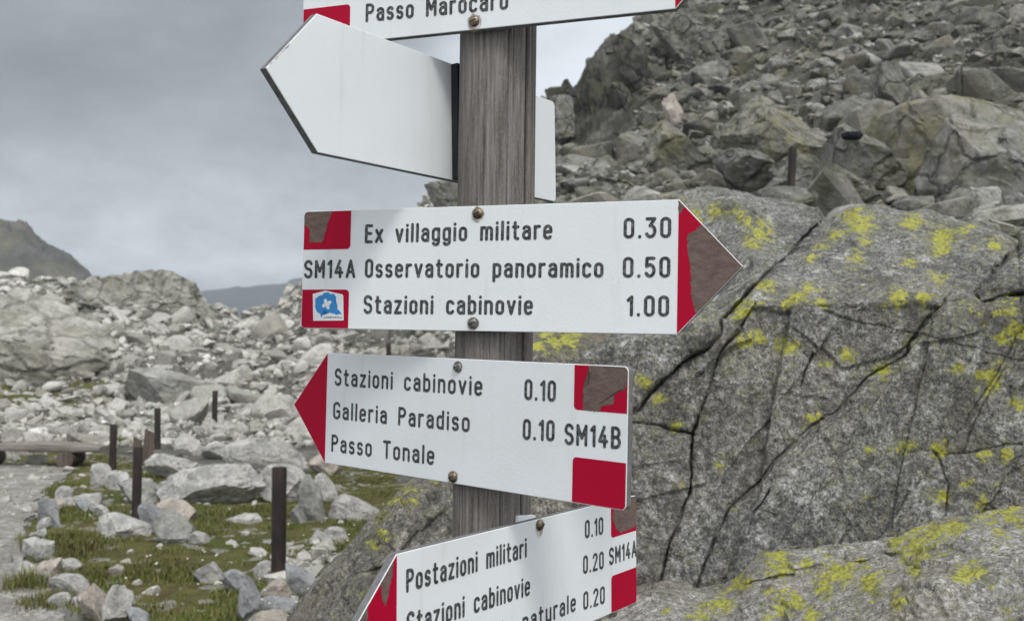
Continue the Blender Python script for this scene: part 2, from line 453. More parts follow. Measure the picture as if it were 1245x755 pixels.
GRASS_PX = [(60, 600), (80, 580), (20, 562), (0, 557), (0, 548), (120, 552), (200, 566), (330, 590), (420, 560), (470, 570), (520, 640), (470, 730),
            (420, 800), (200, 800), (120, 760), (70, 720), (50, 680)]
def in_poly(px, py, poly):
    c = np.zeros(np.shape(px), bool); n = len(poly)
    for i in range(n):
        x0, y0 = poly[i]; x1, y1 = poly[(i + 1) % n]
        hit = ((y0 > py) != (y1 > py)) & (px < (x1 - x0) * (py - y0) / (y1 - y0 + 1e-12) + x0)
        c ^= hit
    return c
GRASS = [on_ground(a, b) for a, b in GRASS_PX]
PATH = [on_ground(a, b) for a, b in [(-400, 900), (170, 900), (110, 790), (62, 730), (36, 690), (38, 650), (48, 612), (62, 590), (100, 575), (60, 566), (0, 566), (-200, 575), (-600, 640)]]
az = np.concatenate([np.linspace(-math.pi, -0.62, 60)[:-1], np.linspace(-0.62, 0.62, 900), np.linspace(0.62, math.pi, 60)[1:]])
dr = np.concatenate([[0.02, 1.0, 2.0], np.geomspace(3.0, 80, 560), np.geomspace(84, 1300, 22)])
A, D = np.meshgrid(az, dr)
gx, gy = (np.sin(A) * D).ravel(), (np.cos(A) * D).ravel()
gz = terrain(gx, gy)
gnoise = fbm(np.stack([gx, gy, gx * 0], 1) * 1.6, 4)
gp = np.stack([gx + 0.25 * gnoise, gy + 0.6 * gnoise, gz], 1)
grass_w = in_poly(gp[:, 0], gp[:, 1], GRASS).astype(float)
scree_green = sstep(fbm(np.stack([gx * .12, gy * .05, gx * 0 + 3], 1), 4) + 0.25 * gnoise, 0.16, 0.34)
grass_w = np.maximum(grass_w, scree_green * 0.75 * sstep(np.hypot(gx, gy), 16, 22))
me = mesh_np('ground', np.stack([gx, gy, gz], 1), grid_faces(len(dr), len(az)))
set_attr(me, 'grass', grass_w)
set_attr(me, 'hill', sstep(np.arctan2(gx, gy) + .03 * gnoise, -.03, .06) * sstep(np.hypot(gx, gy), 5, 8))
gm = M('stony_ground', 0.96, 0.1)
gn1 = gm.noise(1.1, 8, .7); gn2 = gm.noise(7, 7, .72); gn3 = gm.voro(2.2, out=1); gn4 = gm.voro(9, out=1)
sp3 = gm.n('ShaderNodeSeparateColor'); gm.lk(gn3, sp3.inputs[0])
sp4 = gm.n('ShaderNodeSeparateColor'); gm.lk(gn4, sp4.inputs[0])
gc = gm.mix(sp3.outputs[0], (0.07, 0.068, 0.057), (0.24, 0.235, 0.215))
gc = gm.mix(gm.math('MULTIPLY', sp4.outputs[0], 0.6), gc, (0.20, 0.195, 0.18))
gc = gm.mix(gm.rng(gn1, .40, .62, .65, 0), gc, (0.055, 0.055, 0.042))
gc = gm.mix(gm.rng(gn2, .52, .68, 0, .6), gc, (0.07, 0.068, 0.055))
turf = gm.mix(gm.rng(gn1, .35, .65), (0.070, 0.092, 0.022), (0.135, 0.120, 0.045))
turf = gm.mix(gm.rng(gn2, .44, .62, 0, .75), turf, (0.068, 0.052, 0.032))
turf = gm.mix(gm.rng(sp4.outputs[0], .80, .86, 0, .7), turf, (0.30, 0.29, 0.27))
gc = gm.mix(gm.rng(gm.math('ADD', gm.attr('grass'), gm.math('MULTIPLY', gm.math('SUBTRACT', gn2, .5), .9)), .35, .6), gc, turf)
gc = gm.mix(gm.math('MULTIPLY', gm.attr('hill'), .75), gc, gm.mix(gm.rng(gn1, .4, .62), (0.028, 0.029, 0.022), (0.11, 0.108, 0.092)))
gm.color(gc); gm.bump(gn1, .8, .15); gm.bump(gn2, .8, .04)
tag(put('ground', me, gm.m), kind='structure')

# gravel path: a sheet a little above the ground
pmask = in_poly(gx + 0.12 * gnoise, gy + 0.3 * gnoise, PATH)
gf = grid_faces(len(dr), len(az))
pf = gf[pmask[gf].all(1)]
used, inv = np.unique(pf, return_inverse=True)
pv = np.stack([gx, gy, gz + 0.012 + 0.006 * fbm(np.stack([gx, gy, gx * 0], 1) * 6, 3)], 1)[used]
pm = M('gravel', 0.96, 0.1)
pn = pm.voro(38, out=1); ps = pm.n('ShaderNodeSeparateColor'); pm.lk(pn, ps.inputs[0])
pc = pm.mix(ps.outputs[0], (0.22, 0.21, 0.19), (0.44, 0.43, 0.405))
pc = pm.mix(pm.rng(pm.noise(3, 6, .65), .42, .62, .6, 0), pc, (0.165, 0.15, 0.125))
pc = pm.mix(pm.rng(pm.noise(12, 5, .7), .55, .68, 0, .6), pc, (0.14, 0.13, 0.10))
pm.color(pc); pm.bump(pm.voro(38), .9, .02); pm.bump(pm.noise(6, 6, .7), .6, .04)
tag(put('path', mesh_np('path', pv, inv.reshape(pf.shape)), pm.m), kind='structure')

# far mountain on the left and the valley slope lost in haze
def ridge_mesh(name, cols, d0, depth, amp, nc=260, nr=70, z0=-40, sc=0.03):
    px = np.linspace(cols[0][0], cols[-1][0], nc)
    top = np.interp(px, [c[0] for c in cols], [c[1] for c in cols])
    t = np.linspace(0, 1, nr)
    P, Tt = np.meshgrid(px, t); TP = np.meshgrid(top, t)[0]
    d = d0 + depth * (Tt - 0.5)
    a, e = ray(P, TP)
    ztop = EYE + e * d0
    prof = np.where(Tt < 0.5, (Tt / 0.5) ** 0.85, 1 - ((Tt - 0.5) / 0.5) ** 1.4)
    z = z0 + (ztop - z0) * prof
    p = np.stack([(a * d).ravel(), d.ravel(), z.ravel()], 1)
    n = fbm(p * sc, 6, 0.55, ridge=True); f, _ = facets(p * sc * 2.5, 4)
    p[:, 2] += amp * (n - 0.35) * np.sin(np.clip(Tt, 0, 1).ravel() * math.pi) ** .5 + amp * .35 * f * np.sin(Tt.ravel() * math.pi)
    p[:, 1] += amp * n
    return mesh_np(name, p, grid_faces(nr, nc))
mm = rubble_mat('dark_rock_face', (0.13, 0.127, 0.118), (0.075, 0.074, 0.069), (0.022, 0.022, 0.021), 0.11, .3, False)
tag(put('mountain', ridge_mesh('mountain', [(-700, 150), (-300, 205), (-120, 235), (0, 266), (22, 273), (42, 290), (58, 300), (76, 314), (105, 334), (150, 345), (220, 385)], 230, 150, 4.5, nc=700, nr=220, sc=.045), mm.m), kind='structure')
hm = flat('wooded_slope', (0.014, 0.020, 0.018), .95, .1, var=.5, scale=.02)
tag(put('far_hill', ridge_mesh('far_hill', [(-200, 350), (60, 362), (180, 356), (260, 351), (330, 344), (420, 330), (560, 300), (760, 330)], 900, 400, 9, z0=-160, sc=.006), hm.m), kind='structure')

# ------------------------------------------------------------------ large rocks beside the signpost
def rowline(pts):
    xs = [p[0] for p in pts]; ys = [p[1] for p in pts]
    return lambda a: np.interp(a, xs, ys)
def colline(pts):
    pts = sorted(pts, key=lambda p: p[1]); xs = [p[0] for p in pts]; ys = [p[1] for p in pts]
    return lambda b: np.interp(b, ys, xs)
def sculpt(a, top, b0, depth, nb, back, back_h, disp, cracks=(), spots=(), side=(60, 60, .5), lich_noise=.0, seed=0.0, ground=-0.25, nback=40):
    """A rock as a sheet: up from the ground, over its front and crest, and down the far side."""
    T = top(a)
    t = np.linspace(0, 1, nb)[:, None]
    B = b0 + (T[None, :] - b0) * t
    A = np.repeat(a[None, :], nb, 0)
    q = np.stack([A.ravel() / 60, B.ravel() / 60, np.full(A.size, seed)], 1)
    WA = A + (5 * perlin(q) + 2.2 * perlin(q * 4.3 + 9) + 1.0 * perlin(q * 13 + 3)).reshape(A.shape)
    WB = B + (5 * perlin(q + 31.7) + 2.2 * perlin(q * 4.3 + 57) + 1.0 * perlin(q * 13 + 71)).reshape(A.shape)
    Dp = depth(WA, WB, A, B, T[None, :])
    lich = np.zeros(A.shape)
    D0 = Dp.copy()
    for (pts, amp, w, sh, shw) in cracks:
        dist = poly_dist(WA, WB, pts)
        wob = 1 + 0.7 * perlin(np.stack([A.ravel() / 22, B.ravel() / 22, np.full(A.size, 3.3)], 1)).reshape(A.shape)
        fadec = np.clip(.75 + 1.5 * perlin(np.stack([A.ravel() / 48, B.ravel() / 48, np.full(A.size, 8.1)], 1)), .12, 1.25).reshape(A.shape)
        Dp = Dp + .8 * amp * fadec * np.exp(-(dist / (.85 * w * np.maximum(wob, .35))) ** 2) + sh * np.exp(-dist / shw)
    for (sx_, sy_, r) in spots:
        lich = np.maximum(lich, np.exp(-(((WA - sx_) / (r * 1.25)) ** 2 + ((WB - sy_) / r) ** 2) * .62) * 0.51)
    sl, sr, sd = side
    for q_, w_ in (((A - a[0]) / sl, sd), ((a[-1] - A) / sr, sd)):
        u = np.clip(q_, 0, 1); ad = w_ * (1 - np.sqrt(np.clip(1 - (1 - u) ** 2, 0, 1))); Dp = Dp + ad; D0 = D0 + ad
    ra, re = ray(A, B)
    P = np.stack([ra * Dp, Dp, EYE + re * Dp], -1)
    # far side: carry on backwards from the crest and fall away
    s = np.linspace(0, 1, nback + 1)[1:, None]
    crest = P[-1]; dirn = crest[:, :2] / np.linalg.norm(crest[:, :2], axis=1)[:, None]
    bk = np.zeros((nback, len(a), 3))
    bk[..., :2] = crest[None, :, :2] + dirn[None] * (back * s ** 1.2)[..., None]
    bk[..., 2] = crest[None, :, 2] - np.minimum(back_h, crest[:, 2] + .25)[None, :] * s ** 2.4 + 0.0 * s
    nd = 14
    s = np.linspace(0, 1, nd, endpoint=False)[:, None]
    bt = np.zeros((nd, len(a), 3)); foot = P[0]
    bt[..., :2] = foot[None, :, :2] * (1 - 0.03 * (1 - s))[..., None]
    bt[..., 2] = ground + (foot[None, :, 2] - ground) * s
    ALL = np.concatenate([bt, P, bk], 0)
    L = np.concatenate([np.zeros((nd, len(a))), lich, np.repeat(lich[-1:], nback, 0) * .7], 0)
    nr, nc = ALL.shape[:2]
    k5 = np.array([1, 4, 6, 4, 1]) / 16.0
    for _ in range(18):        # a calm version of the surface gives the direction of the roughness
        D0 = sum(w * np.roll(np.pad(D0, ((2, 2), (0, 0)), 'edge'), 2 - i, 0)[2:-2] for i, w in enumerate(k5))
        D0 = sum(w * np.roll(np.pad(D0, ((0, 0), (2, 2)), 'edge'), 2 - i, 1)[:, 2:-2] for i, w in enumerate(k5))
    CALM = ALL.copy(); CALM[nd:nd + nb] = np.stack([ra * D0, D0, EYE + re * D0], -1)
    du = np.gradient(CALM, axis=1); dv = np.gradient(CALM, axis=0)
    N = np.cross(du, dv); N /= np.linalg.norm(N, axis=-1, keepdims=True) + 1e-12
    p = ALL.reshape(-1, 3); ps = p + seed * 3.1
    h = 0
    for (sc, am, kind) in disp:
        if kind == 'f': v, _ = facets(ps * sc, seed)
        elif kind == 'r': v = fbm(ps * sc, 5, .55, ridge=True)
        else: v = fbm(ps * sc, 5, .55)
        h = h + am * v
    p = p + N.reshape(-1, 3) * np.asarray(h)[:, None]
    up = N.reshape(-1, 3)[:, 2]
    LL = L.ravel() + lich_noise * (fbm(ps * 2.1 + 40, 4) + 0.35 * up)
    caps = []
    for col in (0, nc - 1):
        k = np.arange(nr) * nc + col; m = nr // 2
        a_, b_ = k[:m - 1], k[1:m]; c_, d_ = k[::-1][1:m], k[::-1][:m - 1]
        caps.append(np.stack([a_, b_, c_, d_] if col else [d_, c_, b_, a_], 1))
    return p, np.concatenate([grid_faces(nr, nc), *caps]), LL

gran_main = granite('lichened_granite', (0.415, 0.410, 0.392), (0.068, 0.067, 0.064), 110, 6.5, warm=.10)
gran_slab = granite('pale_lichened_granite', (0.57, 0.55, 0.515), (0.15, 0.145, 0.135), 120, 7.0, warm=.45, stain=.35)
gran_low = granite('brown_granite', (0.34, 0.318, 0.288), (0.078, 0.074, 0.068), 130, 6.0, warm=.4)

# the tall outcrop on the right
C1 = [(1008, 262), (1004, 264), (975, 288), (941, 324), (902, 366), (868, 402), (849, 422), (800, 468), (772, 496)]
C2 = [(919, 371), (890, 410), (873, 439), (863, 473), (859, 485), (842, 524), (839, 597), (820, 645), (796, 722)]
C3 = [(917, 371), (951, 377), (980, 373), (1020, 379), (1058, 370), (1121, 366), (1145, 371)]
C4 = [(1150, 368), (1126, 400), (1101, 434), (1067, 451), (1029, 482), (975, 522), (927, 572), (893, 611), (866, 662), (840, 728)]
C5 = [(1300, 350), (1245, 358), (1189, 368), (1183, 356), (1205, 336), (1238, 303), (1250, 285)]
C6 = [(931, 592), (917, 616), (910, 650)]
C7 = [(987, 429), (976, 450), (972, 468)]
C8 = [(1068, 316), (1078, 328)]
C10 = [(766, 514), (800, 517), (844, 526)]
C11 = [(1138, 550), (1153, 587), (1150, 625)]
C12 = [(1245, 535), (1180, 545), (1100, 552)]
C13 = [(1300, 420), (1245, 410), (1200, 470), (1170, 545)]
top_main = rowline([(560, 330), (640, 300), (700, 262), (745, 245), (790, 236), (830, 230), (870, 231), (905, 235), (960, 242), (995, 254), (1006, 270), (1014, 264),
                    (1040, 249), (1070, 250), (1110, 255), (1150, 262), (1190, 268), (1215, 278), (1232, 296), (1240, 304), (1246, 280), (1275, 262), (1400, 240), (1700, 250)])
c1b, c2a, c4a = rowline(sorted(C1)), colline(C2), colline(C4)
c3b = rowline([(700, 430), (868, 402), (917, 371), (951, 376), (1058, 371), (1121, 366), (1145, 371), (1189, 366), (1245, 358), (1700, 340)])
def depth_main(A, B, A0, B0, T):
    led = c3b(A)
    # near-vertical lower face, upper part leaning back
    lower = 2.42 - 0.20 * np.clip((B - led) / 350, -.2, 1.6)
    upper = 2.42 + 0.85 * np.clip((led - B) / 125, 0, 1.3) ** 1.05
    d = np.where(B > led, lower, upper)
    q = np.clip((B0 - T) / 26, 0, 1)
    d = d + 0.30 * (1 - np.sqrt(np.clip(1 - (1 - q) ** 2, 0, 1)))
    d = d - 0.06 * sstep(A, 1100, 1300) * sstep(B, 300, 480)
    left_up = sstep(c1b(A) - B, -2, 4) * (A < 1008)
    d = d - 0.035 * left_up
    below = sstep(B - led, 0, 8) * sstep(A, 880, 930)
    d = d + 0.030 * below * sstep(A - c2a(B), 0, 4) * (1 - sstep(A - c4a(B), -2, 4))
    d = d - 0.03 * sstep(A - c4a(B), 0, 40) * below
    d = d - 0.018 * sstep(A, 890, 940) * sstep(B - led, 1, 7) * (1 - sstep(B - led, 7, 60))         # the ledge stands proud
    d = d - 0.07 * sstep(A - (1189 + (356 - B) * .9), -4, 10) * sstep(B, 250, 300) * (1 - sstep(B, 345, 362))
    # slanting ribs: planes of jointing running down to the left, each strip tilted its own way
    for (nx_, ny_, wd, tl, sd) in ((.82, .57, 96, .055, 3), (-.22, .975, 150, .022, 5), (.97, .22, 170, .045, 6)):
        s = (A * nx_ + B * ny_) / wd + sd
        c = np.floor(s); fr = s - c
        ci = c.astype(int) & 255
        d = d + ((fr - .5) * (_g[ci][..., 0] * .9 + .35) * tl * (.5 + .5 * below) + .12 * tl * _g[ci][..., 1] * sstep(np.minimum(fr, 1 - fr), 0, .05))
    return d
cr_main = [(C1, .060, 2.0, .012, 9), (C2, .055, 1.6, .010, 9), (C3, .008, 1.6, .0, 10), (C4, .030, 1.5, .010, 9), (C5, .065, 2.6, .014, 8),
           (C6, .028, 1.4, .006, 6), (C7, .026, 1.4, .006, 6), (C8, .02, 1.6, .006, 6), (C10, .03, 1.4, .006, 5), (C11, .02, 1.4, .006, 6), (C12, .008, 1.5, .008, 8), (C13, .008, 1.5, .005, 8)]
sp_main = [(1035, 258, 11), (1045, 272, 13), (1020, 285, 9), (1000, 300, 8), (1050, 295, 8), (1040, 318, 8), (870, 258, 8), (890, 262, 9), (905, 270, 7), (925, 280, 13), (915, 292, 9),
           (1110, 275, 8), (1100, 272, 6), (1145, 290, 12), (1140, 305, 8), (1170, 285, 6), (1140, 340, 9), (1105, 320, 7), (985, 315, 8), (970, 365, 8), (985, 356, 6), (955, 374, 5),
           (930, 350, 7), (905, 378, 9), (1000, 372, 6), (1090, 368, 8), (1120, 366, 6), (1105, 415, 6), (1030, 430, 9), (958, 420, 10), (900, 415, 8), (920, 410, 6), (1000, 437, 6),
           (1075, 450, 6), (1232, 375, 11), (1238, 400, 11), (1220, 410, 7), (1200, 455, 9), (1165, 450, 7), (1240, 485, 8), (1225, 550, 10), (1196, 548, 9), (1110, 543, 9), (1140, 545, 8),
           (1215, 585, 7), (1172, 585, 9), (1195, 612, 12), (1148, 600, 8), (780, 460, 7), (785, 470, 6), (800, 485, 6), (876, 564, 6), (880, 552, 5), (825, 590, 6), (820, 518, 5), (895, 618, 4),
           (1097, 542, 7), (1060, 545, 6), (995, 500, 4), (845, 260, 7), (1210, 300, 6), (1180, 275, 5), (985, 505, 5)]
a_cols = np.concatenate([np.linspace(640, 1262, 560), np.linspace(1266, 1700, 70)])
p, f, L = sculpt(a_cols, top_main, 905, depth_main, 520, 1.6, 1.1, [(1.3, .06, 'n'), (4.0, .022, 'n'), (2.4, .014, 'f'), (8.0, .005, 'f'), (15, .007, 'n'), (40, .004, 'n')], cr_main, sp_main, (70, 200, .6), .30, 1.0)
me = mesh_np('rock_outcrop', p, f); set_attr(me, 'lichen', L)
tag(put('rock_outcrop', me, gran_main.m), 'tall cracked grey granite outcrop with yellow lichen filling the right side behind the signs', 'rock outcrop')

# the lower rock behind the post
top_low = rowline([(300, 830), (352, 775), (380, 732), (400, 703), (418, 686), (440, 660), (470, 627), (490, 602), (505, 590), (522, 585), (545, 576), (556, 566), (575, 500), (590, 440), (612, 408), (650, 398), (700, 392), (742, 392), (752, 402), (756, 418), (760, 470), (775, 560), (800, 700)])
def depth_low(A, B, A0, B0, T):
    d = 2.46 - 0.5 * np.clip((B - 400) / 360, 0, 1.5)
    q = np.clip((B0 - T) / 45, 0, 1)
    d = d + 0.34 * (1 - np.sqrt(np.clip(1 - (1 - q) ** 2, 0, 1)))
    return d + 0.02 * np.sin(A / 40 + B / 70)
sp_low = [(690, 418, 11), (676, 424, 9), (665, 412, 8), (700, 408, 7), (500, 600, 7), (488, 615, 9), (475, 632, 7), (468, 640, 5), (530, 592, 5), (470, 655, 6), (655, 430, 6), (455, 665, 5)]
cr_low = [([(745, 385), (751, 440), (760, 560)], .05, 3, .03, 10), ([(430, 700), (470, 690), (520, 640), (560, 600)], .02, 3, .01, 10), ([(640, 470), (700, 455), (750, 452)], .02, 2.5, .01, 8)]
p, f, L = sculpt(np.linspace(335, 780, 400), top_low, 900, depth_low, 330, 1.0, .9, [(1.6, .05, 'n'), (5.0, .02, 'n'), (3.5, .022, 'f'), (10.0, .010, 'f'), (15, .011, 'n'), (40, .006, 'n')], cr_low, sp_low, (60, 40, .35), .20, 2.0)
me = mesh_np('boulder', p, f); set_attr(me, 'lichen', L)
tag(put('boulder', me, gran_low.m), 'brownish grey boulder with rounded shoulder directly behind the foot of the signpost', 'boulder')

# the pale slab in front, bottom right
top_slab = rowline([(600, 800), (700, 765), (735, 752), (760, 738), (774, 724), (805, 720), (849, 722), (884, 719), (897, 712), (912, 698), (936, 684), (980, 675), (1043, 663), (1087, 652), (1110, 642), (1140, 632), (1190, 624), (1245, 616), (1400, 600), (1800, 600)])
brk = rowline([(600, 860), (900, 840), (1040, 770), (1075, 742), (1120, 712), (1180, 700), (1245, 690), (1500, 670)])
def depth_slab(A, B, A0, B0, T):
    bk = brk(A)
    t = (B - T) / np.maximum(bk - T, 10)
    dT = 2.06
    d = np.where(t < 1, dT - 0.52 * np.clip(t, 0, 1) ** .8, dT - 0.52 - 0.10 * np.clip((t - 1), 0, 3))
    q = np.clip((B0 - T) / 10, 0, 1)
    d = d + 0.10 * (1 - np.sqrt(np.clip(1 - (1 - q) ** 2, 0, 1)))
    return d
sp_slab = [(905, 712, 10), (950, 690, 12), (945, 682, 9), (980, 690, 8), (1090, 655, 10), (1110, 660, 18), (1135, 650, 18), (1160, 645, 14), (1200, 632, 13), (1225, 628, 10), (1215, 655, 9), (1020, 700, 17), (1000, 712, 13),
           (1040, 690, 11), (1060, 712, 11), (950, 735, 15), (965, 730, 10), (880, 737, 12), (850, 748, 12), (1090, 728, 9), (1180, 695, 12), (1165, 702, 7), (860, 735, 7), (1240, 640, 10), (1110, 690, 7), (1230, 620, 8), (810, 745, 6), (985, 745, 8)]
cr_slab = [([(905, 716), (935, 704), (1010, 690), (1090, 672)], .025, 3, .02, 7), ([(1045, 665), (1090, 676), (1120, 690)], .02, 2.5, .01, 6), ([(780, 735), (880, 730), (960, 742)], .012, 3, .01, 8)]
a_cols = np.concatenate([np.linspace(690, 1262, 420), np.linspace(1268, 1750, 60)])
p, f, L = sculpt(a_cols, top_slab, 905, depth_slab, 260, .5, .35, [(2.0, .03, 'n'), (6.0, .016, 'n'), (5.0, .012, 'f'), (14.0, .007, 'f'), (30, .005, 'n'), (60, .003, 'n')], cr_slab, sp_slab, (60, 200, .3), .26, 3.0)
me = mesh_np('rock_slab', p, f); set_attr(me, 'lichen', L)
tag(put('rock_slab', me, gran_slab.m), 'pale sloping rock slab with bright yellow lichen in the near bottom right foreground', 'rock slab')

# ------------------------------------------------------------------ loose rocks
ICO = {}
for k in (2, 3, 4, 5, 6):
    bm = bmesh.new(); bmesh.ops.create_icosphere(bm, subdivisions=k, radius=1)
    bm.verts.ensure_lookup_table()
    ICO[k] = (np.array([v.co[:] for v in bm.verts]), np.array([[v.index for v in q.verts] for q in bm.faces])); bm.free()
def rock_verts(k, rng, nplanes=9, rough=.05, low=.45):
    v = ICO[k][0].copy()
    n = rng.normal(size=(nplanes, 3)); n /= np.linalg.norm(n, axis=1)[:, None]
    for i in range(nplanes):
        d = rng.uniform(low, .85)
        v -= np.maximum(v @ n[i] - d, 0)[:, None] * n[i]
    o = rng.uniform(0, 90, 3)
    r = np.linalg.norm(v, axis=1)[:, None]
    h = fbm(v * 1.1 + o, 3) * rough * 1.6
    if k >= 4: h = h + fbm(v * 4 + o, 4) * rough * .7 + facets(v * 2.2 + o, 2)[0] * rough * .8 + facets(v * 5.0 + o, 3)[0] * rough * .45 + fbm(v * 11 + o, 3) * rough * .25
    return v + v / r * h[:, None]
def fit(v, w, dpt, h):
    lo, hi = v.min(0), v.max(0)
    v = (v - (lo + hi) / 2) / (hi - lo)
    v[:, 2] += .5
    return v * (w, dpt, h)

rock_pale = rubble_mat('pale_loose_rock', (0.60, 0.588, 0.56), (0.47, 0.46, 0.435), (0.19, 0.187, 0.178), 3.0, 0.0, False)
rock_pink = rubble_mat('pinkish_loose_rock', (0.50, 0.455, 0.40), (0.42, 0.375, 0.32), (0.20, 0.18, 0.155), 3.0, 0.0, False)
rock_blue = rubble_mat('bluish_loose_rock', (0.44, 0.45, 0.46), (0.35, 0.36, 0.365), (0.15, 0.155, 0.16), 4.0, 0.0, False)
rock_grey = rubble_mat('grey_boulder_rock', (0.42, 0.415, 0.39), (0.32, 0.315, 0.295), (0.12, 0.12, 0.115), 2.0, .15, False)
rock_moss = rubble_mat('green_tinged_rock', (0.31, 0.303, 0.262), (0.22, 0.217, 0.188), (0.085, 0.084, 0.072), 1.6, .55, False, joints=.45, gcol=(0.195, 0.185, 0.085))
def hero(name, box, mat, seed, label, cat='rock', tilt=0.0, k=4, dz=0.0, dist=None, thick=.8, planes=9, rough=.05, low=.45, sink=.12):
    """one loose rock standing where the photograph's ground carries it; box = its outline in the photograph"""
    x0, y0, x1, y1 = box
    rng = np.random.default_rng(seed)
    if dist is None:
        gx_, d = on_ground((x0 + x1) / 2, y1 - (y1 - y0) * .04, dz)
    else: d = dist
    w = (x1 - x0) / F * d
    h = (y1 - y0) / F * d / math.cos(R(8))
    dp = max(w, h) * thick if w < 2.2 * h else w * .6 * thick
    v = rock_verts(k, rng, planes, rough, low)
    if tilt:
        v = v * (1, 1, .55); c, s = math.cos(tilt), math.sin(tilt)
        v = np.stack([v[:, 0] * c + v[:, 2] * s, v[:, 1], -v[:, 0] * s + v[:, 2] * c], 1)
    v = fit(v, w * 1.05, dp, h * (1 + sink))
    c = at((x0 + x1) / 2, y1, d + dp * .25)
    c[2] -= h * sink
    me = mesh_np(name, v, ICO[k][1], True, R(32))
    o = put(name, me, mat.m, loc=c)
    return tag(o, label, cat)
rock_dark = rubble_mat('dark_weathered_rock', (0.095, 0.093, 0.086), (0.062, 0.061, 0.056), (0.024, 0.024, 0.022), 1.3, .3, False, joints=.8)
rock_mid = rubble_mat('mid_grey_rock', (0.30, 0.296, 0.276), (0.22, 0.217, 0.20), (0.075, 0.075, 0.068), 2.0, .3, False, joints=.7)
rock_olive = rubble_mat('olive_grey_rock', (0.50, 0.488, 0.445), (0.41, 0.40, 0.36), (0.15, 0.147, 0.128), 1.0, .3, False, joints=.5)
D_, H_, S_ = rock_dark, rock_mid, rock_olive
P_, K_, B_, G_, O_ = rock_pale, rock_pink, rock_blue, rock_grey, rock_moss
HEROES = [
 # around the grassy plot with the iron posts
 ((49, 604, 75, 645), B_, .9, 'grey striped slab standing tilted at the path corner of the stone edging'),
 ((70, 599, 122, 619), P_, 0, 'long flat pale stone at the far end of the stone edging'),
 ((111, 613, 136, 630), P_, 0, 'small white stone beside the long flat stone of the edging'),
 ((42, 656, 64, 686), P_, 0, 'narrow white edging stone between grass tuft and path'),
 ((40, 680, 72, 716), K_, -.5, 'pinkish upright edging stone nearest the gravel path'),
 ((66, 679, 98, 701), P_, 0, 'small cream block on top of the stone edging'),
 ((67, 697, 111, 730), P_, .4, 'wide pale edging stone below the cream block'),
 ((94, 710, 134, 762), K_, .5, 'large leaning edging stone at the bottom edge of the picture, left of its twin'),
 ((127, 709, 160, 762), P_, -.3, 'bright split edging stone at the bottom edge of the picture, right of its twin'),
 ((120, 623, 182, 658), P_, .3, 'white striped stone at the foot of the tall iron post by the path'),
 ((171, 610, 206, 650), B_, .6, 'grey stone right behind the foot of the tall iron post by the path'),
 ((190, 620, 236, 664), G_, .8, 'grey slab leaning right towards the grass beside the striped stone'),
 ((188, 606, 240, 640), K_, .2, 'pinkish rock behind the leaning grey slab'),
 ((228, 646, 253, 665), P_, 0, 'small pale rock at the end of the leaning slab'),
 ((235, 681, 275, 711), P_, .2, 'lone pale rock in the middle of the grass plot'),
 ((110, 563, 136, 592), P_, 0, 'white rock at the left foot of the iron post beside the bench'),
 ((127, 572, 162, 598), P_, .3, 'white rock at the right foot of the iron post beside the bench'),
 ((140, 582, 196, 614), G_, .25, 'flat grey slab between two iron posts'),
 ((188, 564, 322, 617), P_, -.25, 'big pale boulder with dark hollow under its right side in the grass'),
 ((178, 550, 252, 586), P_, .2, 'pale slab resting behind the big hollow boulder'),
 ((270, 532, 378, 572), P_, .15, 'broad flat boulder farther back above the big hollow boulder'),
 ((314, 564, 380, 614), P_, .2, 'squarish pale boulder behind the nearest iron post'),
 ((364, 578, 398, 636), G_, 1.2, 'upright tilted slab right of the nearest iron post'),
 ((378, 576, 414, 614), P_, .3, 'pale rock just right of the upright tilted slab'),
 ((376, 551, 416, 580), K_, 0, 'rounded pinkish rock below the red arrow tip'),
 ((400, 602, 466, 636), P_, .15, 'low pale slab in the grass left of the brown boulder'),
 ((376, 644, 412, 668), P_, .2, 'pale flat stone in grass midway between iron post and brown boulder'),
 ((352, 612, 376, 638), G_, .5, 'small grey rock at the left foot of the upright slab'),
 ((274, 625, 320, 638), P_, 0, 'white slab lying flat in grass left of the nearest iron post'),
 ((308, 682, 336, 706), P_, 0, 'white stone at the left foot of the nearest iron post'),
 ((317, 704, 362, 730), K_, .1, 'cream stone in front of the nearest iron post'),
 ((346, 684, 388, 728), B_, .5, 'bluish grey stone at the right foot of the nearest iron post'),
 ((287, 700, 320, 760), B_, 1.1, 'long bluish stone leaning in front of the nearest iron post'),
 ((272, 692, 304, 724), B_, .3, 'bluish stone left of the long leaning bluish stone'),
 ((312, 725, 378, 750), B_, 0, 'flat grey block under the cream stone'),
 ((300, 744, 368, 775), K_, 0, 'pinkish block cut by the bottom edge below the flat grey block'),
 ((246, 538, 284, 560), P_, .1, 'pale rock among the stones between bench and broad flat boulder'),
 ((212, 538, 248, 556), P_, 0, 'low white rock right of the wooden stakes'),
 ((394, 640, 428, 660), P_, .2, 'small bright rock against the lower edge of the brown boulder'),
 ((0, 672, 14, 690), G_, 0, 'dark grey stone lying on the gravel path'),
]
for i, (box, mat, tilt, lab) in enumerate(HEROES):
    big = (box[2] - box[0]) > 60
    hero('rock', box, mat, 100 + i * 3, lab, tilt=tilt, k=6 if big else 5)
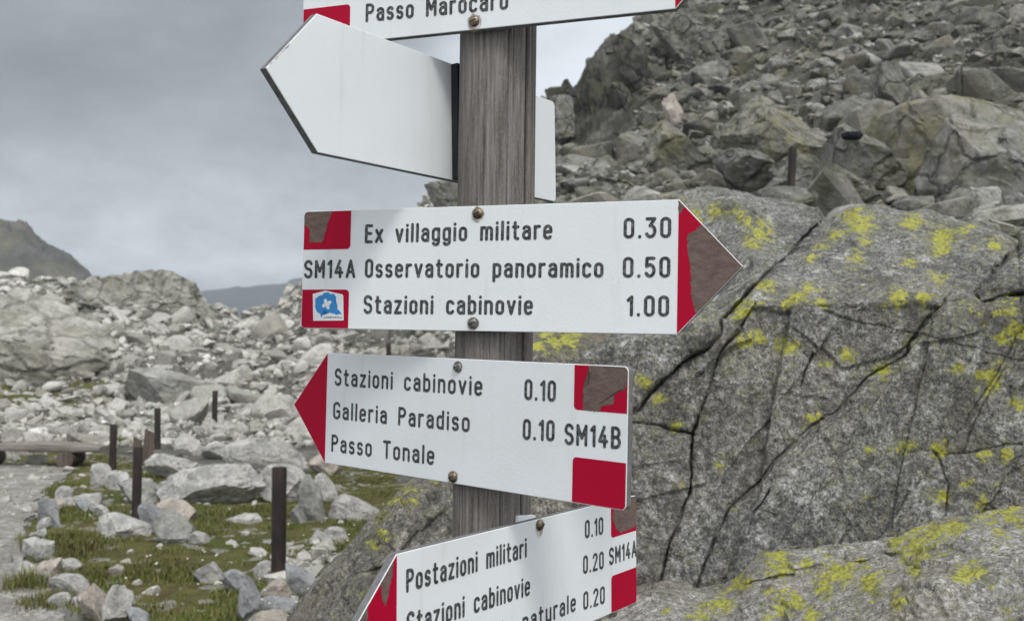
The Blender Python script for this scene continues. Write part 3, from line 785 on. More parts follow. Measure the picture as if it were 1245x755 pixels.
# smaller stones completing the edging between grass and path
rge = random.Random(3)
EDGE = [(78, 606), (64, 628), (52, 644), (47, 662), (42, 676), (52, 704), (60, 716), (84, 722), (96, 738), (118, 742), (150, 752), (168, 760), (70, 738), (140, 705), (30, 700), (104, 622)]
for i, (ex, ey) in enumerate(EDGE):
    w = rge.uniform(17, 33); h = w * rge.uniform(.55, .95)
    o = hero('rock', (ex - w / 2, ey - h, ex + w / 2, ey + 2), (P_, K_, P_, B_)[i % 4], 500 + i, 'small pale stone in the curved stone edging of the gravel path', tilt=rge.uniform(-.6, .6), k=4)
    o['group'] = 'small stones of the path edging'
# rock shelves above the outcrop on the right
HILL = [
 ((1036, 108, 1330, 262), 13, O_, .28, 'huge sloping lichen-covered slab on the hillside at the right edge', 'rock slab', 6),
 ((1128, 128, 1330, 262), 12.2, H_, .45, 'dark leaning rock wall in front of the huge sloping slab', 'leaning rock', 6),
 ((866, 178, 972, 226), 11.5, H_, .1, 'rounded pale boulder beside the short dark post on the hillside', 'boulder', 6),
 ((880, 112, 1010, 196), 15, O_, .2, 'greenish rock ledge with a dark hollow above the rounded pale boulder', 'rock ledge', 6),
 ((936, 186, 1064, 252), 11, H_, .12, 'low stepped ledge right of the short dark post', 'rock ledge', 6),
 ((1000, 150, 1100, 215), 13.5, H_, .3, 'smooth sloping grey shelf carrying the small black lump', 'rock shelf', 6),
 ((780, 148, 872, 224), 16, O_, .4, 'green tinged boulder left of the rounded pale boulder', 'boulder', 6),
 ((1056, 76, 1108, 134), 20, H_, .7, 'light grey angular block above the huge sloping slab', 'rock', 5),
 ((1120, 238, 1176, 272), 9, H_, .2, 'pale block wedged between outcrop and dark leaning rock', 'rock', 5),
 ((1176, 226, 1218, 256), 10, G_, .1, 'small pale rock under the dark leaning rock', 'rock', 5),
 ((1216, 236, 1260, 262), 10, G_, .1, 'pale rock at the right edge above the outcrop', 'rock', 5),
 ((805, 112, 834, 150), 24, K_, .9, 'rust coloured angular rock in the hillside scree', 'rock', 5),
 ((1085, 236, 1135, 262), 8.6, H_, .0, 'low grey stone above the notch of the outcrop', 'rock', 5),
 ((905, 226, 1010, 258), 8.0, H_, .1, 'long low grey shelf just above the outcrop crest', 'rock shelf', 5),
 ((678, 96, 712, 150), 34.5, D_, .3, 'leftmost dark pillar of the cliff on the skyline', 'crag', 6),
 ((706, 74, 752, 192), 33.5, D_, .2, 'tall dark cliff buttress on the skyline right of the post', 'crag', 6),
 ((742, 36, 802, 120), 34.0, D_, .4, 'upper cliff block just under the top sign tip', 'crag', 6),
 ((738, 96, 790, 186), 32.0, D_, .5, 'dark lower cliff block right of the tall buttress', 'crag', 6),
 ((794, 4, 884, 84), 34.0, H_, .4, 'grey cliff shoulder right of the top sign tip', 'crag', 6),
 ((664, 112, 700, 160), 33.0, H_, .3, 'small grey crag at the foot of the skyline cliff beside the blank sign', 'crag', 6),
 ((-110, 344, 150, 452), 27, S_, .35, 'broad smooth rock hump at the left edge above the bench', 'rock hump', 6),
 ((84, 327, 256, 402), 52, S_, .1, 'low olive-grey rock knoll on the left skyline', 'rock knoll', 6),
 ((150, 446, 262, 486), 24, G_, .2, 'broad grey slab in the scree above the iron posts', 'rock slab', 6),
 ((516, 214, 572, 262), 30, H_, .3, 'grey crag seen between the post and the blank sign', 'crag', 5),
]
for i, (box, d, mat, tilt, lab, cat, k) in enumerate(HILL):
    hero(cat.replace(' ', '_'), box, mat, 900 + i * 7, lab, cat, tilt, k, dist=d, thick=.9, rough=.035 if ('slab' in cat or 'shelf' in cat or 'leaning' in cat) else (.06 if cat in ('rock', 'boulder', 'rock ledge') else .085), sink=.35, planes=8 if 'slab' in cat else 11)

# --- scree: 300 nearest rocks one by one, the rest as two masses
rng = np.random.default_rng(5)
def hull_rock(name, seed, npts, bevel):
    rg = np.random.default_rng(seed)
    pts = rg.normal(size=(npts, 3)); pts /= np.linalg.norm(pts, axis=1)[:, None]
    pts *= rg.uniform(.78, 1.0, (npts, 1))
    bm = bmesh.new()
    for c in pts: bm.verts.new(c)
    r = bmesh.ops.convex_hull(bm, input=list(bm.verts))
    bmesh.ops.delete(bm, geom=[v for v in bm.verts if not v.link_faces], context='VERTS')
    bmesh.ops.dissolve_limit(bm, angle_limit=R(14), verts=bm.verts, edges=bm.edges)
    if bevel: bmesh.ops.bevel(bm, geom=list(bm.edges), offset=bevel, segments=1, affect='EDGES')
    bmesh.ops.triangulate(bm, faces=bm.faces)
    bmesh.ops.recalc_face_normals(bm, faces=bm.faces)
    bm.verts.index_update()
    v = np.array([k.co[:] for k in bm.verts]); f = np.array([[k.index for k in q.verts] for q in bm.faces]); bm.free()
    lo, hi = v.min(0), v.max(0)
    return (v - (lo + hi) / 2) / (hi - lo) * 2, f
TEMPL_S = [hull_rock('s', 3000 + i, 10, 0) for i in range(50)]
TEMPL = [hull_rock('l', 1000 + i, 15, .07) for i in range(50)]
def rand_rot(rng, flatness):
    a, b, c = rng.uniform(0, 2 * math.pi), rng.normal(0, flatness), rng.normal(0, flatness)
    return (Matrix.Rotation(a, 3, 'Z') @ Matrix.Rotation(b, 3, 'X') @ Matrix.Rotation(c, 3, 'Y'))
def scatter(n, pxr, dr_, size, seed, keep, pw=1.0):
    rng = np.random.default_rng(seed); out = []
    px = rng.uniform(*pxr, n); d = np.exp(rng.uniform(math.log(dr_[0]), math.log(dr_[1]), n) * 1.0)
    x = (px - CX) / F * d
    z = terrain(x, d)
    s = np.exp(rng.normal(0, .55, n)) * size * d / F
    e = (z - EYE) / d; py = CY - F * np.tan(np.arctan(e) - PITCH)
    for i in range(n):
        if not keep(px[i], py[i], d[i], rng): continue
        sc = s[i] * np.array([rng.uniform(.8, 1.5), rng.uniform(.8, 1.5), rng.uniform(.5, .95)])
        out.append((px[i], py[i], d[i], x[i], z[i], sc, rand_rot(rng, .35), int(rng.integers(len(TEMPL)))))
    return out
def rocks_mesh(name, items):
    V, Fc, off = [], [], 0
    for (_, _, d, x, z, sc, rot, k) in items:
        tv, fi = (TEMPL if max(sc) / d * F > 8 else TEMPL_S)[k]
        v = (tv * sc * .5) @ np.array(rot).T + (x, d, z + sc[2] * .12)
        V.append(v); Fc.append(fi + off); off += len(v)
    return mesh_np(name, np.concatenate(V), np.concatenate(Fc), True, R(24))
scree_m = rubble_mat('scree_rock', (0.74, 0.722, 0.675), (0.27, 0.263, 0.228), (0.12, 0.118, 0.104), 1.1, .14, True, dirt=.40)
hill_m = rubble_mat('hillside_rock', (0.46, 0.452, 0.42), (0.10, 0.099, 0.09), (0.038, 0.038, 0.034), .9, .34, True)
scree_1 = rubble_mat('scree_rock_single', (0.68, 0.662, 0.62), (0.32, 0.312, 0.28), (0.13, 0.128, 0.114), 1.6, .12, False, dirt=.40)
hill_1 = rubble_mat('hillside_rock_single', (0.40, 0.392, 0.365), (0.13, 0.129, 0.117), (0.05, 0.05, 0.045), 1.2, .22, False)
def keep_l(px, py, d, r):
    if d < 17:
        if px > 60 and py > 545: return False
        if px < 235: return d > 14.6 and r.random() < .55
        return d > 13.2 and r.random() < .75
    return r.random() > .30 * sstep(np.array([math.sin(px * .021) * math.cos(d * .11) ]), .35, .8)[0]
left = scatter(2800, (-760, 640), (13, 30), 9, 1, keep_l) + scatter(11500, (-760, 640), (15, 72), 6.6, 2, keep_l) + scatter(20000, (-760, 640), (13, 72), 4.0, 3, keep_l) + scatter(230, (-700, 640), (20, 46), 16, 4, keep_l)
def keep_r(px, py, d, r):
    if 684 < px < 775 and d > 27.5 and r.random() < .93: return False
    return not (d < 15 and px > 870 and r.random() < .75)
rightr = scatter(1500, (560, 1950), (9, 36), 15, 6, keep_r) + scatter(10000, (560, 1950), (9, 64), 8.5, 7, keep_r) + scatter(18500, (560, 1950), (9, 64), 4.6, 8, keep_r) + scatter(250, (620, 1950), (16, 60), 22, 9, keep_r) + scatter(700, (560, 1300), (4.6, 9), 22, 10, lambda *a: True) + scatter(1500, (540, 1300), (4.2, 9), 10, 11, lambda *a: True)
def vis(i): return 0 <= i[0] <= 1245 and -20 < i[1] < (560 if i[0] < 600 else 245)
SIGNS_PX = [(365, 245, 905, 405), (395, 432, 768, 620), (320, 20, 675, 245)]
def clear(i): return vis(i) and not any(a - 4 < i[0] < c + 4 and b - 4 < i[1] < e + 4 for a, b, c, e in SIGNS_PX)
def split(items, n):
    idx = [j for j, i in enumerate(items) if clear(i)]
    idx.sort(key=lambda j: -max(items[j][5]) / items[j][2])
    s = set(idx[:n]); return [items[j] for j in idx[:n]], [i for j, i in enumerate(items) if j not in s]
li, lrest = split(left, 130); ri, rrest = split(rightr, 130)
TM = [mesh_np('scree_rock', t[0] * .5, t[1], True, R(24)) for t in TEMPL]
TM2 = [m.copy() for m in TM]
for m_ in TM: m_.materials.append(scree_1.m)
for m_ in TM2: m_.materials.append(hill_1.m)
for items, meshes, lab, cat, grp in ((li, TM, 'pale angular rock lying loose in the grey scree field left of the signs', 'rock', 'larger rocks of the scree field on the left'),
                                     (ri, TM2, 'dark grey-green angular rock on the steep hillside above the outcrop', 'rock', 'larger rocks of the hillside on the right')):
    for (_, _, d, x, z, sc, rot, k) in items:
        o = put('scree_rock', meshes[k])
        o.matrix_world = Matrix.Translation((x, d, z + sc[2] * .12)) @ rot.to_4x4() @ Matrix.Diagonal((*sc, 1))
        tag(o, lab, cat, grp)
tag(put('scree', rocks_mesh('scree', lrest), scree_m.m), 'countless pale grey rocks covering the slope on the left', 'scree', kind='stuff')
tag(put('rubble', rocks_mesh('rubble', rrest), hill_m.m), 'countless dark grey-green rocks covering the hillside on the right', 'rubble', kind='stuff')
# pebbles on the path and in the plot
def keep_p(px, py, d, r): return (px < 60 or r.random() < .22)
peb = scatter(2600, (-200, 520), (4.6, 17), 3.2, 21, keep_p) + scatter(160, (-60, 150), (8, 15), 7, 22, keep_p) + scatter(150, (335, 415), (6.0, 7.4), 9, 23, lambda *a: True) + scatter(110, (60, 480), (5.4, 12.5), 6, 24, lambda *a: True)
tag(put('pebbles', rocks_mesh('pebbles', peb), scree_m.m), 'scattered small pale stones on path and grass', 'pebbles', kind='stuff')

# --- short alpine grass on the plot
rng = np.random.default_rng(8)
def blades(name, pts, hgt, wid, per):
    V, Fc = [], []
    n = len(pts) * per
    base = np.repeat(pts, per, 0) + np.concatenate([rng.normal(0, .035, (n, 2)), np.zeros((n, 1))], 1)
    hh = np.repeat(hgt, per) * rng.uniform(.5, 1.25, n); an = rng.uniform(0, 2 * math.pi, n); ln = rng.uniform(.15, .9, n)
    dx, dy = np.cos(an), np.sin(an); w = wid * rng.uniform(.6, 1.3, n)
    l0 = base + np.stack([-dy * w, dx * w, 0 * w - .01], 1); r0 = base + np.stack([dy * w, -dx * w, 0 * w - .01], 1)
    mid = base + np.stack([dx * hh * ln * .35, dy * hh * ln * .35, hh * .62], 1)
    l1 = mid + np.stack([-dy * w, dx * w, 0 * w], 1) * .7; r1 = mid + np.stack([dy * w, -dx * w, 0 * w], 1) * .7
    tip = base + np.stack([dx * hh * ln, dy * hh * ln, hh], 1)
    v = np.stack([l0, r0, l1, r1, tip], 1).reshape(-1, 3)
    i = np.arange(n)[:, None] * 5
    f = np.concatenate([i + [[0, 1, 3]], i + [[0, 3, 2]], i + [[2, 3, 4]]], 0)
    return mesh_np(name, v, f, True)
n = 26000
px = rng.uniform(0, 480, n); dd = np.exp(rng.uniform(math.log(5.0), math.log(15.5), n)); gx_ = (px - CX) / F * dd
nn = fbm(np.stack([gx_ * 1.3, dd * 1.3, 0 * dd], 1), 4)
ok = in_poly(gx_ + .06 * nn, dd + .1 * nn, GRASS) & ~in_poly(gx_, dd, PATH) & (nn + rng.normal(0, .10, n) > .03)
pts = np.stack([gx_, dd, terrain(gx_, dd)], 1)[ok]; nn = nn[ok]
tuft_px = [(88, 663, .20), (40, 716, .2), (50, 662, .15), (62, 735, .12), (147, 540, .18), (95, 672, .16), (215, 648, .14), (200, 640, .14)]
extra, eh = [], []
for (a, b, h) in tuft_px:
    x0, y0 = on_ground(a, b)
    q = np.stack([rng.normal(x0, .07, 90), rng.normal(y0, .09, 90)], 1); extra.append(np.concatenate([q, terrain(q[:, 0], q[:, 1])[:, None]], 1)); eh.append(np.full(90, h * .55))
hg = np.concatenate([np.clip(.022 + .085 * np.maximum(nn, 0), .018, .075), *eh])
pts = np.concatenate([pts, *extra])
gr = M('alpine_grass', 0.85, 0.2)
gi = gr.island()
gcol = gr.ramp(gi, [(0.0, (0.075, 0.108, 0.024)), (0.5, (0.14, 0.172, 0.040)), (0.8, (0.185, 0.170, 0.062)), (1.0, (0.26, 0.22, 0.115))])
gcol = gr.mix(gr.rng(gr.noise(.9, 4, .6), .42, .62), gcol, gr.mix(.5, gcol, (0.105, 0.075, 0.035)))
gr.color(gcol)
tag(put('grass', blades('grass', pts, hg, .0035, 7), gr.m), 'short green and brown alpine grass on the stony plot', 'grass', kind='stuff')
# tiny white flowers
n = 190; px = rng.uniform(150, 470, n); dd = np.exp(rng.uniform(math.log(5.3), math.log(9), n)); gx_ = (px - CX) / F * dd
nn = fbm(np.stack([gx_ * 2.3 + 9, dd * 2.3, 0 * dd], 1), 3); ok = in_poly(gx_, dd, GRASS) & (nn > .16)
fl = np.stack([gx_, dd, terrain(gx_, dd) + rng.uniform(.05, .11, n)], 1)[ok]
o6 = np.array([[1, 0, 0], [-1, 0, 0], [0, 1, 0], [0, -1, 0], [0, 0, .6], [0, 0, -.6]]) * .011
f8 = np.array([[0, 2, 4], [2, 1, 4], [1, 3, 4], [3, 0, 4], [2, 0, 5], [1, 2, 5], [3, 1, 5], [0, 3, 5]])
v = (fl[:, None] + o6[None]).reshape(-1, 3); f = (np.arange(len(fl))[:, None, None] * 6 + f8[None]).reshape(-1, 3)
tag(put('white_flowers', mesh_np('white_flowers', v, f), flat('petal', (.72, .72, .66), var=.05).m), 'tiny white flowers dotted in the grass', 'flowers', kind='stuff')

# ------------------------------------------------------------------ iron posts, stakes, bench
def box_bm(bm, w, d, h, at_=(0, 0, 0), bev=0.0, rot=None):
    r = bmesh.ops.create_cube(bm, size=1)
    vs = r['verts']
    for v in vs: v.co = Vector((v.co.x * w, v.co.y * d, v.co.z * h))
    if bev:
        es = list({e for v in vs for e in v.link_edges})
        q = bmesh.ops.bevel(bm, geom=es, offset=bev, segments=2, affect='EDGES'); vs = list({*q['verts'], *[v for v in vs if v.is_valid]})
    for v in vs:
        c = v.co.copy()
        if rot is not None: c = rot @ c
        v.co = c + Vector(at_)
    return vs
def tube(name, r, h, seg=24, wob=0.0, top_in=.0):
    """upright hollow post: outer wall, rim and a sunken inside"""
    prof = [(r, -.25), (r, h * .25), (r, h * .5), (r, h * .75), (r, h - .004), (r * .96, h), (r * .84, h), (r * .82, h - .004), (r * .82, h - .06), (0.0001, h - .06)]
    v, f = [], []
    for (q, z) in prof:
        for k in range(seg):
            a = 2 * math.pi * k / seg
            v.append((q * math.cos(a), q * math.sin(a), z))
    for i in range(len(prof) - 1):
        for k in range(seg):
            f.append((i * seg + k, i * seg + (k + 1) % seg, (i + 1) * seg + (k + 1) % seg, (i + 1) * seg + k))
    return mesh_np(name, np.array(v), np.array(f), True, R(35))
POSTS = [((338.5, 568, 708, 17.5), 'nearest and thickest rusty iron post, wedged between stones at its foot'),
         ((165.5, 544, 632, 11), 'dark iron post standing behind the white striped stone'),
         ((136.5, 516, 577, 8.5), 'dark iron post just right of the bench end'),
         ((191.5, 496, 548, 7.5), 'thin dark iron post behind the brown wooden stakes'),
         ((260.5, 475, 525, 6.5), 'thin lone dark iron post at the edge of the scree'),
         ((473, 417, 458, 6), 'far iron post whose tip rises just above the red tipped Galleria sign')]
for (px, ya, yb, wd), lab in POSTS:
    x, y = on_ground(px, yb)
    h = (yb - ya) / F * y
    if px == 473: y = 23.0; x = (px - CX) / F * y; h = at(px, ya, y)[2] - terrain(x, y)[0]
    z = float(terrain(x, y)[0])
    h = at(px, ya, y)[2] - z
    o = put('iron_post', tube('iron_post', wd / F * y / 2, h), iron.m, loc=(x, y, z))
    o.rotation_euler = (R(random.Random(px).uniform(-1.2, 1.2)), R(random.Random(px + 1).uniform(-.9, .9)), 0)
    tag(o, lab, 'iron post', 'iron posts around the grassy plot')
c = at(962, 222, 10.2)
bm = bmesh.new(); box_bm(bm, .075, .06, .60, (0, 0, .10), .008)
o = put('wooden_post', bm_mesh('wooden_post', bm, True, R(40)), iron.m, loc=c); o.rotation_euler = (0, R(4), .3)
tag(o, 'short dark post standing on the hillside ledge above the outcrop', 'post')
for i, (px, ya, yb, wd, lean, lab) in enumerate([(171, 530, 562, 9, -3, 'left brown wooden stake beside the dark iron post, lower of the pair'), (181, 521, 562, 12, 5, 'broad weathered stake leaning right, taller of the pair by the iron post')]):
    y = 12.6; x = (px - CX) / F * y; z = float(terrain(x, y)[0])
    h = at(px, ya, y)[2] - z
    bm = bmesh.new(); vs = box_bm(bm, wd / F * y, .05, h + .2, (0, 0, h / 2 - .1), .006)
    for v in bm.verts:
        if v.co.z > h - .05: v.co.z -= (.5 + v.co.x / (wd / F * y)) * .06
    o = put('wooden_stake', bm_mesh('wooden_stake', bm, True, R(40)), stake_m.m, loc=(x, y, z)); o.rotation_euler = (0, R(lean), .4 * i)
    tag(o, lab, 'wooden stake', 'wooden stakes beside the iron post')
# bench: a thick rough plank on two short logs
yb = 12.4; x1 = (131 - CX) / F * yb; z0 = float(terrain(x1 - .6, yb)[0]); zt = float(at(60, 541, yb)[2])
bench = tag(empty('plank_bench', (x1, yb, z0)), 'low rough plank bench on short logs at the edge of the gravel', 'bench')
L_ = 2.9
nx, ns = 60, 16
v = []
for i in range(nx):
    t = i / (nx - 1)
    for k in range(ns):
        a = 2 * math.pi * k / ns
        ce, se = math.cos(a), math.sin(a)
        yy = .19 * math.copysign(abs(ce) ** .45, ce); zz = .038 * math.copysign(abs(se) ** .55, se)
        if k in range(1, 8) and t > .45: zz += .05 * math.sin((t - .45) / .55 * math.pi) * (1 if se > 0 else 0)   # the humped waney top
        v.append((-L_ * (1 - t), yy * (1 + .08 * math.sin(t * 9)), zz + (zt - z0) - .035 + .012 * math.sin(t * 5)))
v = np.array(v); v[:, 2] += .012 * fbm(v * 5, 3); v[:, 1] += .02 * fbm(v * 2 + 4, 3)
i_ = np.arange(nx * ns).reshape(nx, ns); nxt = np.roll(i_, -1, 1)
f = np.stack([i_[:-1], i_[1:], nxt[1:], nxt[:-1]], -1).reshape(-1, 4)
me = bpy.data.meshes.new('seat_plank')
me.from_pydata(v.tolist(), [], f.tolist() + [list(range(ns)), list(range((nx - 1) * ns, nx * ns))[::-1]])
me.shade_smooth(); me.set_sharp_from_angle(angle=R(50))
put('seat_plank', me, log_m.m, bench)
rl = ((zt - z0) - .06) / 2
for xx in (-.46, -1.55, -2.5):
    bm = bmesh.new(); bmesh.ops.create_cone(bm, cap_ends=True, segments=20, radius1=rl * 1.08, radius2=rl, depth=.46, matrix=Matrix.Translation((xx, 0, rl)) @ Matrix.Rotation(R(90), 4, 'X') @ Matrix.Rotation(.1, 4, 'Y'))
    put('support_log', bm_mesh('support_log', bm, True, R(40)), stake_m.m, bench)
# a small rough matte-black lump on the rock shelf
rngb = np.random.default_rng(77)
cb = at(1035, 172, 11.6)
vb = fit(rock_verts(5, rngb, 6, .16, .5), .33, .25, .14)
me = mesh_np('black_lump', vb, ICO[5][1], True)
tag(put('black_lump', me, flat('matte_black', (.012, .013, .018), .85, .2, var=.3).m, loc=cb), 'small black lump lying on the smooth sloping shelf of the hillside', 'bundle')

# ------------------------------------------------------------------ the signpost
PC = np.array([-0.022596, 1.155387]); PR = 0.0485
LEAN = R(0.75)
nz_, na_ = 420, 220
zz = np.linspace(-.3, EYE + .62, nz_); aa = np.linspace(0, 2 * math.pi, na_, endpoint=False)
Aa, Zz = np.meshgrid(aa, zz)
rr = PR + .0010 * fbm(np.stack([np.cos(Aa).ravel() * 2, np.sin(Aa).ravel() * 2, Zz.ravel() * .6], 1), 3).reshape(Aa.shape)
grain_ = fbm(np.stack([np.cos(Aa).ravel() * 9, np.sin(Aa).ravel() * 9, Zz.ravel() * .9], 1), 4).reshape(Aa.shape)
rr = rr + .0007 * grain_
crack = np.zeros(Aa.shape)
prng = np.random.default_rng(4)
CR = [(-0.72, -.3, 2.3, .0050, .030), (-1.9, 1.2, 2.1, .002, .012), (-1.35, -.2, 1.55, .0022, .012), (-0.50, 1.3, 2.2, .0016, .010), (-2.4, .9, 1.75, .002, .012), (-1.15, 1.6, 2.2, .0012, .009)]
for k in range(26): CR.append((prng.uniform(-3.1, 3.1), *sorted(prng.uniform(.6, 2.2, 2)), prng.uniform(.0006, .0016), prng.uniform(.006, .012)))
for (a0, za, zb_, dep, wd) in CR:
    ctr = a0 + .035 * perlin(np.stack([zz * 3.1, zz * 0 + a0 * 9, zz * 0], 1)) + .012 * perlin(np.stack([zz * 14, zz * 0 + a0 * 9, zz * 0], 1))
    dlt = (Aa - ctr[:, None] + math.pi) % (2 * math.pi) - math.pi
    fade = (sstep(zz, za, za + .15) * (1 - sstep(zz, zb_ - .15, zb_)))[:, None]
    g = np.exp(-(dlt / wd) ** 2) * fade
    rr = rr - dep * g; crack = np.maximum(crack, g * min(1, dep / .003))
v = np.stack([np.cos(Aa) * rr, np.sin(Aa) * rr, Zz], -1).reshape(-1, 3)
ii = np.arange(nz_ * na_).reshape(nz_, na_); nx_ = np.roll(ii, -1, 1)
f = np.stack([ii[:-1], nx_[:-1], nx_[1:], ii[1:]], -1).reshape(-1, 4)
top_c = len(v); v = np.concatenate([v, [[0, 0, zz[-1] + .004]]])
me = bpy.data.meshes.new('post')
tf = [(int(ii[-1, k]), int(nx_[-1, k]), top_c) for k in range(na_)]
me.from_pydata(v.tolist(), [], f.tolist() + tf); me.shade_smooth()
set_attr(me, 'crack', np.concatenate([np.clip(crack.ravel(), 0, 1), [0]]))
post = put('signpost', me, wood.m, loc=(PC[0] + math.sin(LEAN) * 0 - .0 , PC[1], 0))
# leans about a pivot at eye height so that its foot is a little to the left
post.rotation_euler = (0, LEAN, 0)
post.location = (PC[0] - math.tan(LEAN) * EYE, PC[1], 0)
tag(post, 'round weathered grey wooden post carrying all the white direction signs', 'signpost')

# --- a single-stroke engraved alphabet
def arc(cx, cy, rx, ry, a0, a1, n=14):
    return [(cx + rx * math.cos(R(a0 + (a1 - a0) * k / n)), cy + ry * math.sin(R(a0 + (a1 - a0) * k / n))) for k in range(n + 1)]
def stad(x0, x1, y0, y1):
    r = (x1 - x0) / 2; cx = (x0 + x1) / 2
    return arc(cx, y1 - r, r, r, 0, 180) + arc(cx, y0 + r, r, r, 180, 360) + [(x1, y1 - r)]
xh = .70; W = .36; C_ = .38
def glyph(c):
    r = W / 2
    if c == 'i': return 0, [[(0, 0), (0, xh)], [(0, .955), (0, .965)]]
    if c == 'l': return 0, [[(0, 0), (0, 1)]]
    if c == 'o': return W, [stad(0, W, 0, xh)]
    if c == 'c': return W * .95, [arc(r, xh - r, r, r, 25, 180) + arc(r, r, r, r, 180, 335)]
    if c == 'e': return W, [[(0, .37), (W, .37)] + [(W, xh - r)] + arc(r, xh - r, r, r, 0, 180) + arc(r, r, r, r, 180, 325)]
    if c == 'a': return W, [[(W, 0), (W, xh - r)] + arc(r, xh - r, r, r, 0, 155), [(W, .42), (r * .95, .42)] + arc(.19, .21, .19, .21, 90, 270) + [(r * 1.1, 0)] + [(W, .10)]]
    if c == 'n': return W, [[(0, 0), (0, xh)], [(0, xh - r)] + arc(r, xh - r, r, r, 180, 0) + [(W, 0)]]
    if c == 'u': return W, [[(W, 0), (W, xh)], [(0, xh)] + arc(r, r, r, r, 180, 360) + [(W, r)]]
    if c == 'm':
        q = .155; return q * 4, [[(0, 0), (0, xh)], [(0, xh - q)] + arc(q, xh - q, q, q, 180, 0) + [(2 * q, 0)], [(2 * q, xh - q)] + arc(3 * q, xh - q, q, q, 180, 0) + [(4 * q, 0)]]
    if c == 'r': return .24, [[(0, 0), (0, xh)], [(0, xh - .2)] + arc(.2, xh - .2, .2, .2, 180, 75)]
    if c == 't': return .28, [[(.10, .95), (.10, .16)] + arc(.24, .14, .14, .14, 180, 285), [(0, xh), (.27, xh)]]
    if c == 'v': return .37, [[(0, xh), (.185, 0), (.37, xh)]]
    if c == 'x': return .36, [[(0, xh), (.36, 0)], [(0, 0), (.36, xh)]]
    if c == 'z': return .34, [[(0, xh), (.34, xh), (0, 0), (.34, 0)]]
    if c == 's': return .32, [arc(.16, xh - .175, .16, .175, 30, 180) + arc(.16, .53, .16, .19, 180, 262, 6) + arc(.16, .175, .16, .19, 80, 0, 8) + arc(.16, .165, .16, .165, 0, -150)]
    if c == 'g': return W, [stad(0, W, .02, xh), [(W, xh), (W, -.08)] + arc(r, -.08, r, r, 0, -150)]
    if c == 'p': return W, [[(0, -.26), (0, xh)], stad(0, W, 0, xh)]
    if c == 'b': return W, [[(0, 0), (0, 1)], stad(0, W, 0, xh)]
    if c == 'd': return W, [[(W, 0), (W, 1)], stad(0, W, 0, xh)]
    if c in 'O': return C_, [stad(0, C_, 0, 1)]
    if c == '0': return .37, [stad(0, .37, 0, 1)]
    if c == 'E': return .36, [[(.36, 1), (0, 1), (0, 0), (.36, 0)], [(0, .52), (.31, .52)]]
    if c == 'S': return .42, [arc(.21, .77, .21, .23, 20, 180) + arc(.21, .765, .21, .25, 180, 255, 7) + arc(.21, .255, .21, .26, 72, 0, 7) + arc(.21, .23, .21, .23, 0, -160)]
    if c == 'G': return .44, [arc(.22, .78, .22, .22, 15, 180) + arc(.22, .22, .22, .22, 180, 360) + [(.44, .45), (.25, .45)]]
    if c == 'P': return .41, [[(0, 0), (0, 1), (.18, 1)] + arc(.19, .75, .22, .25, 90, -90) + [(0, .5)]]
    if c == 'B': return .42, [[(0, 0), (0, 1), (.18, 1)] + arc(.19, .76, .20, .24, 90, -90) + [(0, .52)], [(.18, .52)] + arc(.19, .26, .23, .26, 90, -90) + [(0, 0)]]
    if c == 'T': return .44, [[(0, 1), (.44, 1)], [(.22, 1), (.22, 0)]]
    if c == 'M': return .52, [[(0, 0), (0, 1), (.26, .35), (.52, 1), (.52, 0)]]
    if c == 'A': return .48, [[(0, 0), (.24, 1), (.48, 0)], [(.08, .30), (.40, .30)]]
    if c == 'R': return .42, [[(0, 0), (0, 1), (.18, 1)] + arc(.19, .75, .22, .25, 90, -90) + [(0, .5)], [(.2, .5), (.42, 0)]]
    if c == 'D': return .42, [[(0, 0), (0, 1), (.17, 1)] + arc(.17, .75, .25, .25, 90, 0) + arc(.17, .25, .25, .25, 0, -90) + [(0, 0)]]
    if c == 'L': return .34, [[(0, 1), (0, 0), (.34, 0)]]
    if c == 'I': return 0, [[(0, 0), (0, 1)]]
    if c == '1': return .17, [[(0, .82), (.17, 1), (.17, 0)]]
    if c == '2': return .40, [arc(.2, .79, .2, .21, 170, -25) + [(0, 0), (.40, 0)]]
    if c == '3': return .38, [[(0, 1), (.37, 1), (.15, .62)] + arc(.17, .31, .21, .31, 85, -150)]
    if c == '4': return .44, [[(.27, 1), (0, .27), (.44, .27)], [(.31, .55), (.31, 0)]]
    if c == '5': return .38, [[(.36, 1), (.04, 1), (.02, .55)] + arc(.18, .32, .20, .32, 130, -150)]
    if c == '.': return .03, [[(.015, .0), (.015, .015)]]
    raise KeyError(c)
def text_strokes(s, gap=.335, space=.66):
    x, out = 0.0, []
    for ch in s:
        if ch == ' ': x += space; continue
        w, st = glyph(ch)
        out += [[(a + x, b) for a, b in q] for q in st]; x += w + gap
    return out, x - gap
